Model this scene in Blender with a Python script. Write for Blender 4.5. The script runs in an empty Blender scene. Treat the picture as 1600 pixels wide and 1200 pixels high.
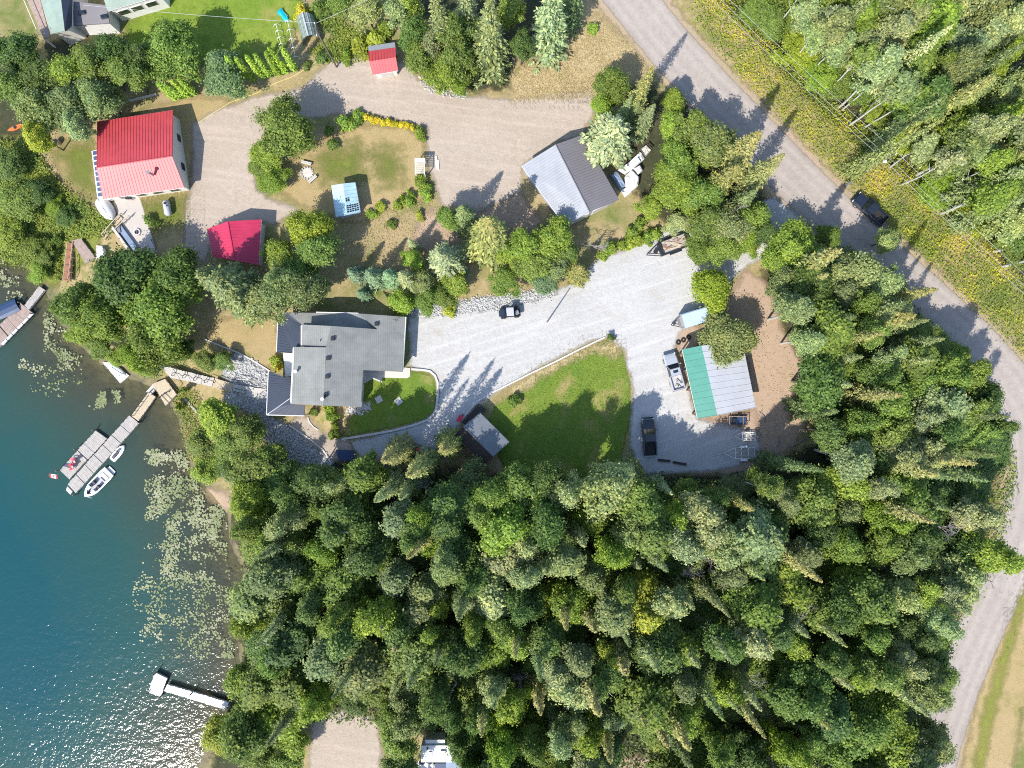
import bpy, bmesh, math, random
import numpy as np
from mathutils import Vector, Matrix, noise as mnoise

random.seed(7); RNG = np.random.default_rng(7)
SC = bpy.context.scene
COL = SC.collection

# ------------------------------------------------------------------ camera, sky, sun, exposure
H = 100.0                      # flying height of the camera above the yard, metres
S = 1.5 * H / 1600.0           # metres on the yard for one pixel of the photograph
cam_d = bpy.data.cameras.new('camera'); cam = bpy.data.objects.new('camera', cam_d); COL.objects.link(cam)
cam.location = (0, 0, H); cam.rotation_euler = (0, 0, 0)
cam_d.sensor_width = 36; cam_d.lens = 24; cam_d.clip_start = 1; cam_d.clip_end = 2000
SC.camera = cam

SUN_EL = math.radians(46.8)
SHX, SHY = 0.56, 0.83          # the way shadows fall on the ground
world = bpy.data.worlds.new('World'); SC.world = world; world.use_nodes = True
wn = world.node_tree.nodes; wl = world.node_tree.links
sky = wn.new('ShaderNodeTexSky'); sky.sky_type = 'NISHITA'; sky.sun_disc = False
sky.sun_elevation = SUN_EL; sky.sun_rotation = math.atan2(-SHX, -SHY)
sky.air_density = 1.0; sky.dust_density = 1.0; sky.altitude = 700
wn['Background'].inputs['Strength'].default_value = 0.15
wl.new(sky.outputs[0], wn['Background'].inputs['Color'])
sun_d = bpy.data.lights.new('sun', 'SUN'); sun_d.energy = 3.35; sun_d.angle = math.radians(0.53); sun_d.color = (1.0, 0.95, 0.87)
sun = bpy.data.objects.new('sun', sun_d); COL.objects.link(sun)
sdir = Vector((SHX * math.cos(SUN_EL), SHY * math.cos(SUN_EL), -math.sin(SUN_EL)))
sun.rotation_euler = sdir.to_track_quat('-Z', 'Y').to_euler(); sun.location = (0, 0, 150)
SC.view_settings.view_transform = 'Standard'; SC.view_settings.look = 'None'
SC.view_settings.exposure = 1.08; SC.view_settings.gamma = 1.0
SC.render.engine = 'CYCLES'
SC.cycles.use_denoising = False; SC.cycles.filter_width = 1.05
SC.cycles.max_bounces = 6; SC.cycles.diffuse_bounces = 3; SC.cycles.transparent_max_bounces = 16
SC.cycles.transmission_bounces = 3; SC.cycles.glossy_bounces = 2
SC.cycles.sample_clamp_indirect = 4.0

# ------------------------------------------------------------------ places: pixels of the photograph -> metres
def W(px, py, z=0.0):
    k = S * (H - z) / H
    return Vector(((px - 800) * k, (600 - py) * k, z))

LAKE_Z = -2.4
shore_px = [(-140, 380), (0, 400), (40, 416), (70, 440), (80, 472), (98, 505), (130, 542), (170, 576), (215, 594), (244, 604), (262, 622),
            (280, 650), (290, 690), (303, 738), (335, 770), (358, 800), (362, 850), (380, 885), (396, 915), (384, 960), (372, 1000),
            (380, 1045), (366, 1090), (342, 1135), (322, 1175), (300, 1230), (270, 1400), (-400, 1400), (-400, 380)]
SHORE = np.array([W(x, y, LAKE_Z)[:2] for x, y in shore_px])

def sdist(poly, X, Y):
    """signed distance, positive inside"""
    P = np.stack([X, Y], -1).astype(float); d = np.full(X.shape, 1e9); ins = np.zeros(X.shape, bool)
    n = len(poly)
    for i in range(n):
        a = poly[i]; b = poly[(i + 1) % n]; e = b - a
        w = P - a; t = np.clip((w @ e) / max(e @ e, 1e-9), 0, 1)
        d = np.minimum(d, np.hypot(*(np.moveaxis(w - t[..., None] * e, -1, 0))))
        c = (a[1] <= Y) != (b[1] <= Y)
        with np.errstate(divide='ignore', invalid='ignore'):
            xx = a[0] + (Y - a[1]) / (b[1] - a[1] if b[1] != a[1] else 1e-9) * e[0]
        ins ^= c & (X < xx)
    return np.where(ins, d, -d)

def sstep(a, b, v):
    t = np.clip((v - a) / (b - a), 0, 1); return t * t * (3 - 2 * t)

def height(X, Y):
    X = np.asarray(X, float); Y = np.asarray(Y, float)
    d = -sdist(SHORE, X, Y)          # metres inland
    land = LAKE_Z + 0.06 + (-LAKE_Z - 0.06) * sstep(0, 15.0, d)
    bed = LAKE_Z + 0.06 + np.minimum(d, 0) * 0.22
    und = 0.10 * np.sin(X * 0.11 + 1.3) * np.cos(Y * 0.09) * sstep(6, 25, d)
    return np.where(d > 0, land + und, np.maximum(bed, -9.0))

def hz(x, y): return float(height(np.array([x]), np.array([y]))[0])

def G(px, py, up=0.0):
    """point on the ground that shows at this pixel"""
    z = 0.0
    for _ in range(5):
        v = W(px, py, z + up); z = hz(v.x, v.y)
    v = W(px, py, z + up); return v

# ------------------------------------------------------------------ node helpers
MATS = {}
def new_mat(name):
    m = bpy.data.materials.new(name); m.use_nodes = True; MATS[name] = m
    nt = m.node_tree; b = nt.nodes['Principled BSDF']
    return m, nt.nodes, nt.links, b

def ramp(n, stops):
    r = n.new('ShaderNodeValToRGB'); e = r.color_ramp.elements
    while len(e) < len(stops): e.new(0.5)
    for el, (p, c) in zip(e, stops):
        el.position = p; el.color = (*c, 1)
    return r

def noise(n, l, vec, scale, detail=4, rough=0.55):
    t = n.new('ShaderNodeTexNoise'); t.inputs['Scale'].default_value = scale; t.inputs['Detail'].default_value = detail
    t.inputs['Roughness'].default_value = rough
    if vec is not None: l.new(vec, t.inputs['Vector'])
    return t

def mixc(n, l, f, a, b, blend='MIX'):
    m = n.new('ShaderNodeMix'); m.data_type = 'RGBA'; m.blend_type = blend
    for sock, v in ((m.inputs['Factor'], f), (m.inputs['A'], a), (m.inputs['B'], b)):
        if hasattr(v, 'is_output') or isinstance(v, bpy.types.NodeSocket): l.new(v, sock)
        elif isinstance(v, (int, float)): sock.default_value = v
        else: sock.default_value = (*v, 1)
    return m.outputs['Result']

def math_n(n, l, op, a, b=None, clamp=False):
    m = n.new('ShaderNodeMath'); m.operation = op; m.use_clamp = clamp
    for i, v in enumerate((a, b)):
        if v is None: continue
        if isinstance(v, bpy.types.NodeSocket): l.new(v, m.inputs[i])
        else: m.inputs[i].default_value = v
    return m.outputs[0]

def ground_mat(name, c0, c1, c2, patch=0.12, fine=2.5, bump=0.5, edge_amp=1.6, edge_w=0.25, third=None, third_at=(0.55, 0.7), tracks=None, grain=9.0, grain_amt=0.35, lanes=None):
    """patchy ground: c0..c1 by broad patches, c2 by finer ones, ragged fading rim from the mesh's edge attribute"""
    m, n, l, b = new_mat(name)
    geo = n.new('ShaderNodeNewGeometry'); pos = geo.outputs['Position']
    n1 = noise(n, l, pos, patch, 6, 0.6); n2 = noise(n, l, pos, fine, 5, 0.65); n3 = noise(n, l, pos, grain, 3, 0.7)
    r1 = ramp(n, [(0.36, c0), (0.62, c1)]); l.new(n1.outputs['Fac'], r1.inputs[0])
    f2 = ramp(n, [(0.42, (0, 0, 0)), (0.68, (1, 1, 1))]); l.new(n2.outputs['Fac'], f2.inputs[0])
    col = mixc(n, l, math_n(n, l, 'MULTIPLY', f2.outputs[0], 0.75), r1.outputs[0], c2)
    if third:
        n4 = noise(n, l, pos, patch * 1.7, 5, 0.6); n4.inputs['Distortion'].default_value = 0.6
        f3 = ramp(n, [(third_at[0], (0, 0, 0)), (third_at[1], (1, 1, 1))]); l.new(n4.outputs['Fac'], f3.inputs[0])
        col = mixc(n, l, f3.outputs[0], col, third)
    if tracks:
        ang, tcol, amt = tracks
        mp = n.new('ShaderNodeMapping'); mp.vector_type = 'TEXTURE'; mp.inputs['Rotation'].default_value = (0, 0, ang); mp.inputs['Scale'].default_value = (14, 0.9, 1)
        l.new(pos, mp.inputs['Vector']); nt_ = noise(n, l, mp.outputs[0], 1.0, 5, 0.6)
        ft = ramp(n, [(0.5, (0, 0, 0)), (0.7, (1, 1, 1))]); l.new(nt_.outputs['Fac'], ft.inputs[0])
        col = mixc(n, l, math_n(n, l, 'MULTIPLY', ft.outputs[0], amt), col, tcol)
    if lanes:
        at2 = n.new('ShaderNodeAttribute'); at2.attribute_name = 'edge'
        wv = math_n(n, l, 'ADD', math_n(n, l, 'DIVIDE', at2.outputs['Fac'], 4.0), math_n(n, l, 'MULTIPLY', math_n(n, l, 'SUBTRACT', n1.outputs['Fac'], 0.5), 0.12))
        rl = ramp(n, lanes); l.new(wv, rl.inputs[0]); col = mixc(n, l, 1.0, col, rl.outputs[0], 'MULTIPLY')
        nc = noise(n, l, pos, 0.35, 6, 0.75); cr_ = ramp(n, [(0.485, (1, 1, 1)), (0.497, (0.72, 0.72, 0.72)), (0.503, (0.72, 0.72, 0.72)), (0.515, (1, 1, 1))]); l.new(nc.outputs['Fac'], cr_.inputs[0])
        col = mixc(n, l, 0.55, col, cr_.outputs[0], 'MULTIPLY')
    g = ramp(n, [(0.3, (1 - grain_amt,) * 3), (0.7, (1 + grain_amt * 0.5,) * 3)]); l.new(n3.outputs['Fac'], g.inputs[0])
    col = mixc(n, l, 1.0, col, g.outputs[0], 'MULTIPLY')
    l.new(col, b.inputs['Base Color']); b.inputs['Roughness'].default_value = 0.95; b.inputs['Specular IOR Level'].default_value = 0.15
    bm_ = n.new('ShaderNodeBump'); bm_.inputs['Strength'].default_value = bump; bm_.inputs['Distance'].default_value = 0.12
    hsum = math_n(n, l, 'ADD', n3.outputs['Fac'], n2.outputs['Fac']); l.new(hsum, bm_.inputs['Height']); l.new(bm_.outputs[0], b.inputs['Normal'])
    if edge_amp is not None:
        at = n.new('ShaderNodeAttribute'); at.attribute_name = 'edge'
        ne = noise(n, l, pos, 0.55, 6, 0.72)
        e = math_n(n, l, 'ADD', at.outputs['Fac'], math_n(n, l, 'MULTIPLY', math_n(n, l, 'SUBTRACT', ne.outputs['Fac'], 0.5), edge_amp * 2))
        mr = n.new('ShaderNodeMapRange'); mr.inputs['From Min'].default_value = -edge_w; mr.inputs['From Max'].default_value = edge_w; l.new(e, mr.inputs['Value'])
        l.new(mr.outputs[0], b.inputs['Alpha'])
    return m

def paint_mat(name, col, rough=0.5, metal=0.0, var=0.12, scale=1.5, spec=0.5, bump=0.0, coat=0.0, streak=None, courses=None):
    m, n, l, b = new_mat(name)
    tc = n.new('ShaderNodeTexCoord'); t = noise(n, l, tc.outputs['Object'], scale, 5, 0.65)
    dark = tuple(c * (1 - var * 1.6) for c in col); lite = tuple(min(1, c * (1 + var)) for c in col)
    r = ramp(n, [(0.3, dark), (0.7, lite)]); l.new(t.outputs['Fac'], r.inputs[0]); out = r.outputs[0]
    t2 = noise(n, l, tc.outputs['Object'], scale * 9, 3, 0.7)
    g = ramp(n, [(0.25, (1 - var,) * 3), (0.7, (1.0,) * 3)]); l.new(t2.outputs['Fac'], g.inputs[0]); out = mixc(n, l, 1.0, out, g.outputs[0], 'MULTIPLY')
    if courses:
        wv = n.new('ShaderNodeTexWave'); wv.bands_direction = courses[0]; wv.inputs['Scale'].default_value = courses[1]; wv.inputs['Distortion'].default_value = 1.5; wv.inputs['Detail'].default_value = 3; wv.inputs['Detail Scale'].default_value = 3
        l.new(tc.outputs['Object'], wv.inputs['Vector']); rw_ = ramp(n, [(0.0, (courses[2],) * 3), (0.5, (1, 1, 1))]); l.new(wv.outputs['Fac'], rw_.inputs[0]); out = mixc(n, l, 1.0, out, rw_.outputs[0], 'MULTIPLY')
    if streak:
        mp = n.new('ShaderNodeMapping'); mp.inputs['Scale'].default_value = streak[0]; l.new(tc.outputs['Object'], mp.inputs['Vector']); t3 = noise(n, l, mp.outputs[0], 1.0, 5, 0.7)
        rs_ = ramp(n, [(0.35, (1, 1, 1)), (0.75, streak[1])]); l.new(t3.outputs['Fac'], rs_.inputs[0]); out = mixc(n, l, 0.8, out, rs_.outputs[0], 'MULTIPLY')
    l.new(out, b.inputs['Base Color']); b.inputs['Roughness'].default_value = rough; b.inputs['Metallic'].default_value = metal
    b.inputs['Specular IOR Level'].default_value = spec; b.inputs['Coat Weight'].default_value = coat
    if bump:
        bp = n.new('ShaderNodeBump'); bp.inputs['Strength'].default_value = bump; bp.inputs['Distance'].default_value = 0.03
        l.new(t2.outputs['Fac'], bp.inputs['Height']); l.new(bp.outputs[0], b.inputs['Normal'])
    return m

def leaf_mat(name, translucent=0.3, golden=False):
    """leaf colour comes from the tree's own object colour; alpha of that colour = share of cone-brown tips"""
    m, n, l, b = new_mat(name)
    oi = n.new('ShaderNodeObjectInfo'); geo = n.new('ShaderNodeNewGeometry')
    ri = geo.outputs['Random Per Island']
    base = oi.outputs['Color']
    v = ramp(n, [(0.0, (0.45, 0.52, 0.45)), (0.5, (0.95, 0.95, 0.88)), (1.0, (1.65, 1.5, 1.2))]); l.new(ri, v.inputs[0])
    col = mixc(n, l, 1.0, base, v.outputs[0], 'MULTIPLY')
    tc = n.new('ShaderNodeTexCoord'); nz = noise(n, l, tc.outputs['Object'], 0.8, 3, 0.6)
    pv = ramp(n, [(0.3, (0.8, 0.9, 0.9)), (0.7, (1.15, 1.1, 0.9))]); l.new(nz.outputs['Fac'], pv.inputs[0])
    col = mixc(n, l, 1.0, col, pv.outputs[0], 'MULTIPLY')
    if golden:
        at = n.new('ShaderNodeAttribute'); at.attribute_name = 'hf'
        f = ramp(n, [(0.45, (0, 0, 0)), (0.95, (1, 1, 1))]); l.new(at.outputs['Fac'], f.inputs[0])
        g = math_n(n, l, 'MULTIPLY', math_n(n, l, 'MULTIPLY', f.outputs[0], oi.outputs['Alpha']), math_n(n, l, 'GREATER_THAN', ri, 0.35))
        col = mixc(n, l, math_n(n, l, 'MULTIPLY', g, 0.8), col, (0.34, 0.265, 0.085))
    l.new(col, b.inputs['Base Color']); b.inputs['Roughness'].default_value = 0.55; b.inputs['Specular IOR Level'].default_value = 0.35
    tr = n.new('ShaderNodeBsdfTranslucent'); l.new(mixc(n, l, 1.0, col, (1.1, 1.25, 0.6), 'MULTIPLY'), tr.inputs['Color'])
    mx = n.new('ShaderNodeMixShader'); mx.inputs[0].default_value = translucent
    l.new(b.outputs[0], mx.inputs[1]); l.new(tr.outputs[0], mx.inputs[2]); l.new(mx.outputs[0], n['Material Output'].inputs['Surface'])
    return m

def weed_mat(name, stops):
    m, n, l, b = new_mat(name)
    geo = n.new('ShaderNodeNewGeometry'); nz = noise(n, l, geo.outputs['Position'], 0.22, 4, 0.6)
    mixv = math_n(n, l, 'ADD', math_n(n, l, 'MULTIPLY', geo.outputs['Random Per Island'], 0.32), math_n(n, l, 'MULTIPLY', math_n(n, l, 'SUBTRACT', nz.outputs['Fac'], 0.3), 1.5))
    r = ramp(n, stops); l.new(mixv, r.inputs[0]); l.new(r.outputs[0], b.inputs['Base Color']); b.inputs['Roughness'].default_value = 0.7
    tr = n.new('ShaderNodeBsdfTranslucent'); l.new(r.outputs[0], tr.inputs['Color'])
    mx = n.new('ShaderNodeMixShader'); mx.inputs[0].default_value = 0.25
    l.new(b.outputs[0], mx.inputs[1]); l.new(tr.outputs[0], mx.inputs[2]); l.new(mx.outputs[0], n['Material Output'].inputs['Surface'])
    return m

# ------------------------------------------------------------------ mesh helpers
def link(o, parent=None):
    COL.objects.link(o)
    if parent is not None: o.parent = parent
    return o

def tag(o, label=None, cat=None, group=None, kind=None):
    if label: o['label'] = label
    if cat: o['category'] = cat
    if group: o['group'] = group
    if kind: o['kind'] = kind
    return o

def thing(name, label, cat, loc=(0, 0, 0), rz=0.0, group=None):
    o = bpy.data.objects.new(name, None); o.empty_display_size = 0.3; link(o)
    o.location = loc; o.rotation_euler = (0, 0, rz); return tag(o, label, cat, group)

class MB:
    def __init__(s): s.v = []; s.f = []
    def add(s, vs, fs):
        k = len(s.v); s.v += [tuple(v) for v in vs]; s.f += [tuple(i + k for i in f) for f in fs]; return s
    def box(s, c, d, rz=0.0, tilt=None):
        c = Vector(c); hx, hy, hz_ = d[0] / 2, d[1] / 2, d[2] / 2
        M = Matrix.Rotation(rz, 3, 'Z')
        if tilt is not None: M = M @ Matrix.Rotation(tilt[0], 3, tilt[1])
        vs = [c + M @ Vector((x, y, z)) for x in (-hx, hx) for y in (-hy, hy) for z in (-hz_, hz_)]
        return s.add(vs, [(0, 1, 3, 2), (4, 6, 7, 5), (0, 4, 5, 1), (2, 3, 7, 6), (0, 2, 6, 4), (1, 5, 7, 3)])
    def slab(s, top, th):
        """top: ring of points (ccw from above); thickness straight down"""
        n = len(top); t = [Vector(p) for p in top]; b = [p - Vector((0, 0, th)) for p in t]
        fs = [tuple(range(n)), tuple(range(2 * n - 1, n - 1, -1))] + [(i, i + n, (i + 1) % n + n, (i + 1) % n) for i in range(n)]
        return s.add(t + b, fs)
    def prism(s, ring, z0, z1):
        return s.slab([(p[0], p[1], z1) for p in ring], z1 - z0)
    def loft(s, rings, caps=True):
        n = len(rings[0]); vs = [p for r in rings for p in r]; fs = []
        for k in range(len(rings) - 1):
            for i in range(n): fs.append((k * n + i, k * n + (i + 1) % n, (k + 1) * n + (i + 1) % n, (k + 1) * n + i))
        if caps: fs += [tuple(range(n - 1, -1, -1)), tuple(range((len(rings) - 1) * n, len(rings) * n))]
        return s.add(vs, fs)
    def tube(s, pts, rad, seg=6):
        pts = [Vector(p) for p in pts]; rr = rad if isinstance(rad, (list, tuple)) else [rad] * len(pts)
        rings = []
        for i, p in enumerate(pts):
            t = (pts[min(i + 1, len(pts) - 1)] - pts[max(i - 1, 0)]).normalized()
            a = t.orthogonal().normalized() if abs(t.z) < 0.95 else t.cross(Vector((0, 1, 0))).normalized()
            b = t.cross(a).normalized()
            rings.append([p + (a * math.cos(2 * math.pi * k / seg) + b * math.sin(2 * math.pi * k / seg)) * rr[i] for k in range(seg)])
        return s.loft(rings)
    def cyl(s, c, r, h, seg=16, axis='Z', r2=None):
        c = Vector(c); r2 = r if r2 is None else r2
        ax = {'X': Vector((1, 0, 0)), 'Y': Vector((0, 1, 0)), 'Z': Vector((0, 0, 1))}[axis]
        a = ax.orthogonal().normalized(); b = ax.cross(a)
        R = [[c + ax * (q * h) + (a * math.cos(2 * math.pi * k / seg) + b * math.sin(2 * math.pi * k / seg)) * rr for k in range(seg)] for q, rr in ((-0.5, r), (0.5, r2))]
        return s.loft(R)
    def build(s, name, mat, parent=None, smooth=False):
        me = bpy.data.meshes.new(name); me.from_pydata(s.v, [], s.f); me.update()
        bm = bmesh.new(); bm.from_mesh(me); bmesh.ops.recalc_face_normals(bm, faces=bm.faces); bm.to_mesh(me); bm.free()
        if smooth: me.polygons.foreach_set('use_smooth', [True] * len(me.polygons))
        me.materials.append(MATS[mat]); return link(bpy.data.objects.new(name, me), parent)

def np_mesh(name, V, F, attrs=None):
    me = bpy.data.meshes.new(name); V = np.asarray(V, np.float32); F = np.asarray(F, np.int32)
    me.vertices.add(len(V)); me.vertices.foreach_set('co', V.ravel())
    k = F.shape[1]; me.loops.add(F.size); me.loops.foreach_set('vertex_index', F.ravel())
    me.polygons.add(len(F)); me.polygons.foreach_set('loop_start', np.arange(0, F.size, k, dtype=np.int32))
    me.polygons.foreach_set('loop_total', np.full(len(F), k, np.int32))
    for nm, arr in (attrs or {}).items():
        a = me.attributes.new(nm, 'FLOAT', 'POINT'); a.data.foreach_set('value', np.asarray(arr, np.float32))
    me.update(calc_edges=True); me.validate(); return me

def poly_world(px, ground=True):
    return np.array([(G(x, y) if ground else W(x, y))[:2] for x, y in px])

def sheet(name, px, mat, off, res=0.7, rim=2.0, world=False, kind='structure', parent=None):
    poly = np.array(px, float) if world else poly_world(px)
    lo = poly.min(0) - rim; hi = poly.max(0) + rim
    nx = int((hi[0] - lo[0]) / res) + 2; ny = int((hi[1] - lo[1]) / res) + 2
    X, Y = np.meshgrid(lo[0] + np.arange(nx) * res, lo[1] + np.arange(ny) * res, indexing='ij')
    d = sdist(poly, X, Y); keep = d > -rim
    cell = keep[:-1, :-1] & keep[1:, :-1] & keep[:-1, 1:] & keep[1:, 1:]
    idx = np.arange(nx * ny).reshape(nx, ny)
    F = np.stack([idx[:-1, :-1][cell], idx[1:, :-1][cell], idx[1:, 1:][cell], idx[:-1, 1:][cell]], -1)
    Z = height(X, Y) + off
    used, inv = np.unique(F, return_inverse=True); V = np.stack([X.ravel(), Y.ravel(), Z.ravel()], -1)[used]
    me = np_mesh(name, V, inv.reshape(F.shape), {'edge': d.ravel()[used]}); me.materials.append(MATS[mat])
    o = link(bpy.data.objects.new(name, me), parent); return tag(o, kind=kind)

def quads_from(C, N, size, aspect=1.0, rng=RNG, along=None):
    """C centres, N normals, size per quad -> vertices and faces of kinked leaf quads"""
    n = len(C); N = N / (np.linalg.norm(N, axis=1, keepdims=True) + 1e-9)
    t = rng.normal(size=(n, 3)) if along is None else along
    t = t - N * (t * N).sum(1, keepdims=True); t /= (np.linalg.norm(t, axis=1, keepdims=True) + 1e-9)
    b = np.cross(N, t); s = np.asarray(size)[:, None]
    A = C - t * s; Bq = C + b * s * aspect * 0.55 - N * s * 0.12; Cq = C + t * s; D = C - b * s * aspect * 0.55 - N * s * 0.12
    V = np.stack([A, Bq, Cq, D], 1).reshape(-1, 3)
    return V, np.arange(4 * n).reshape(n, 4)

# ------------------------------------------------------------------ materials
ground_mat('dry_ground', (0.36, 0.27, 0.14), (0.24, 0.22, 0.08), (0.44, 0.34, 0.20), patch=0.07, fine=0.9, third=(0.13, 0.17, 0.04), third_at=(0.5, 0.68), edge_amp=None)
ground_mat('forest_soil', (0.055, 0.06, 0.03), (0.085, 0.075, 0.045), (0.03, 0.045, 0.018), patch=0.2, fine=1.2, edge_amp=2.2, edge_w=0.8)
ground_mat('asphalt', (0.335, 0.29, 0.253), (0.375, 0.328, 0.288), (0.32, 0.278, 0.245), patch=0.1, fine=1.3, bump=0.15, edge_amp=0.35, edge_w=0.12, grain=6, grain_amt=0.08, lanes=[(0.0, (0.86, 0.84, 0.82)), (0.14, (0.97, 0.97, 0.97)), (0.27, (1.08, 1.08, 1.08)), (0.42, (0.94, 0.94, 0.95)), (0.62, (1.07, 1.07, 1.07)), (0.78, (0.97, 0.97, 0.97)), (0.9, (0.86, 0.86, 0.87))])
ground_mat('shoulder', (0.42, 0.31, 0.22), (0.38, 0.30, 0.17), (0.34, 0.28, 0.20), patch=0.2, fine=1.2, edge_amp=1.3, edge_w=0.3)
ground_mat('white_gravel', (0.42, 0.41, 0.39), (0.47, 0.46, 0.44), (0.385, 0.375, 0.36), patch=0.13, fine=1.6, bump=0.5, edge_amp=0.9, edge_w=0.3, third=(0.40, 0.355, 0.30), third_at=(0.58, 0.72), tracks=(math.radians(17), (0.53, 0.52, 0.50), 0.8), grain=5, grain_amt=0.12)
ground_mat('pink_gravel', (0.375, 0.31, 0.245), (0.415, 0.345, 0.278), (0.335, 0.28, 0.225), patch=0.11, fine=1.3, bump=0.4, edge_amp=1.0, edge_w=0.35, tracks=(math.radians(-8), (0.5, 0.41, 0.34), 0.5), grain=4, grain_amt=0.14)
ground_mat('bare_dirt', (0.42, 0.305, 0.215), (0.40, 0.295, 0.215), (0.36, 0.26, 0.18), patch=0.12, fine=1.1, edge_amp=1.4, edge_w=0.5, third=(0.33, 0.25, 0.14), third_at=(0.60, 0.76), grain_amt=0.14)
ground_mat('green_lawn', (0.125, 0.21, 0.028), (0.18, 0.245, 0.038), (0.11, 0.175, 0.025), patch=0.12, fine=1.0, bump=0.6, edge_amp=0.5, edge_w=0.25, third=(0.33, 0.265, 0.11), third_at=(0.55, 0.71))
ground_mat('bright_lawn', (0.16, 0.24, 0.03), (0.22, 0.28, 0.045), (0.12, 0.19, 0.02), patch=0.1, fine=0.9, edge_amp=1.5, edge_w=0.8, third=(0.32, 0.27, 0.09), third_at=(0.56, 0.7))
ground_mat('dry_lawn', (0.42, 0.31, 0.165), (0.37, 0.28, 0.13), (0.33, 0.26, 0.12), patch=0.09, fine=0.8, edge_amp=1.2, edge_w=0.5, third=(0.22, 0.21, 0.065), third_at=(0.55, 0.72))
ground_mat('straw', (0.46, 0.36, 0.19), (0.40, 0.30, 0.14), (0.50, 0.41, 0.24), patch=0.2, fine=1.4, edge_amp=1.8, edge_w=0.6, third=(0.24, 0.24, 0.07), third_at=(0.56, 0.72))
ground_mat('green_patch', (0.15, 0.19, 0.035), (0.20, 0.21, 0.05), (0.13, 0.17, 0.03), patch=0.15, fine=1.0, edge_amp=3.0, edge_w=2.0)
ground_mat('weedy_bank', (0.17, 0.20, 0.045), (0.24, 0.23, 0.06), (0.12, 0.16, 0.03), patch=0.15, fine=0.9, edge_amp=1.8, edge_w=0.6)
ground_mat('lime_grass', (0.24, 0.26, 0.05), (0.27, 0.27, 0.06), (0.22, 0.24, 0.05), patch=0.2, fine=1.2, edge_amp=1.2, edge_w=0.7)
ground_mat('patio_concrete', (0.50, 0.45, 0.40), (0.46, 0.41, 0.37), (0.42, 0.385, 0.35), patch=0.25, fine=1.2, bump=0.1, edge_amp=0.15, edge_w=0.08, grain_amt=0.15)
ground_mat('rock_bed', (0.40, 0.395, 0.38), (0.36, 0.355, 0.345), (0.31, 0.31, 0.305), patch=0.4, fine=3.0, bump=1.0, edge_amp=1.2, edge_w=0.3, grain=4.5, grain_amt=0.6)
ground_mat('lakebed', (0.17, 0.14, 0.085), (0.12, 0.11, 0.07), (0.20, 0.17, 0.11), patch=0.25, fine=0.9, edge_amp=None)

paint_mat('red_metal', (0.52, 0.065, 0.075), 0.5, var=0.09, spec=0.6, scale=0.5, streak=((3.5, 0.35, 0.35), (0.86, 0.82, 0.82)))
paint_mat('crimson_metal', (0.50, 0.03, 0.085), 0.45, var=0.09, spec=0.5, scale=0.5, streak=((0.35, 3.0, 0.35), (0.85, 0.82, 0.82)))
paint_mat('galvanised', (0.31, 0.325, 0.35), 0.6, metal=0.15, var=0.07, scale=0.6)
paint_mat('taupe_metal', (0.20, 0.185, 0.19), 0.5, var=0.06, scale=0.5)
paint_mat('slate_metal', (0.04, 0.052, 0.078), 0.6, var=0.08, scale=0.6, spec=0.3)
paint_mat('grey_shingle', (0.245, 0.25, 0.235), 0.9, var=0.13, scale=0.5, bump=0.5, courses=('X', 1.1, 0.86), streak=((0.25, 2.2, 0.3), (0.85, 0.86, 0.83)))
paint_mat('shed_shingle', (0.17, 0.19, 0.21), 0.85, var=0.1, scale=0.9, bump=0.4)
paint_mat('teal_metal', (0.045, 0.225, 0.17), 0.45, var=0.07, scale=0.5)
paint_mat('pale_metal', (0.43, 0.44, 0.465), 0.6, var=0.05, scale=0.4)
paint_mat('moss_roof', (0.25, 0.32, 0.27), 0.7, var=0.12, scale=0.5)
paint_mat('mint_roof', (0.42, 0.60, 0.64), 0.45, var=0.14, scale=0.7)
paint_mat('white_paint', (0.68, 0.67, 0.65), 0.5, var=0.04)
paint_mat('cream_wall', (0.62, 0.60, 0.55), 0.7, var=0.07)
paint_mat('brown_wall', (0.16, 0.10, 0.065), 0.8, var=0.12)
paint_mat('shaded_brown_roof', (0.06, 0.045, 0.04), 0.8, var=0.15, scale=0.7)  # brown roof slope with the tree shade on it darkened into the colour
paint_mat('grey_wall', (0.33, 0.34, 0.35), 0.7, var=0.07)
paint_mat('log_wall', (0.22, 0.15, 0.09), 0.8, var=0.15)
paint_mat('concrete', (0.55, 0.53, 0.50), 0.85, var=0.08, bump=0.2)
paint_mat('new_wood', (0.52, 0.42, 0.29), 0.75, var=0.12, scale=2)
paint_mat('weathered_wood', (0.42, 0.385, 0.35), 0.8, var=0.13, scale=2, bump=0.2)
paint_mat('red_wood', (0.34, 0.155, 0.085), 0.8, var=0.15, scale=2)
paint_mat('brown_deck', (0.36, 0.27, 0.225), 0.8, var=0.15, scale=2)
paint_mat('dark_wood', (0.05, 0.042, 0.038), 0.85, var=0.2, scale=2)
paint_mat('pale_plank', (0.50, 0.47, 0.42), 0.7, var=0.06, scale=2)
paint_mat('black_metal', (0.016, 0.017, 0.02), 0.45, var=0.1)
paint_mat('grey_metal', (0.36, 0.37, 0.39), 0.4, metal=0.6, var=0.08)
paint_mat('rubber', (0.018, 0.018, 0.019), 0.8, var=0.1)
paint_mat('silver_paint', (0.52, 0.53, 0.55), 0.3, metal=0.4, var=0.03, coat=0.6)
paint_mat('black_paint', (0.010, 0.012, 0.017), 0.2, var=0.05, coat=0.8)
paint_mat('navy_paint', (0.012, 0.018, 0.035), 0.25, var=0.05, coat=0.7)
paint_mat('white_gel', (0.78, 0.78, 0.77), 0.3, var=0.02, coat=0.4)
paint_mat('boat_vinyl', (0.055, 0.05, 0.075), 0.6, var=0.1)
paint_mat('boat_floor', (0.42, 0.42, 0.43), 0.7, var=0.08)
paint_mat('chair_red', (0.62, 0.025, 0.06), 0.5, var=0.06)
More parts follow.
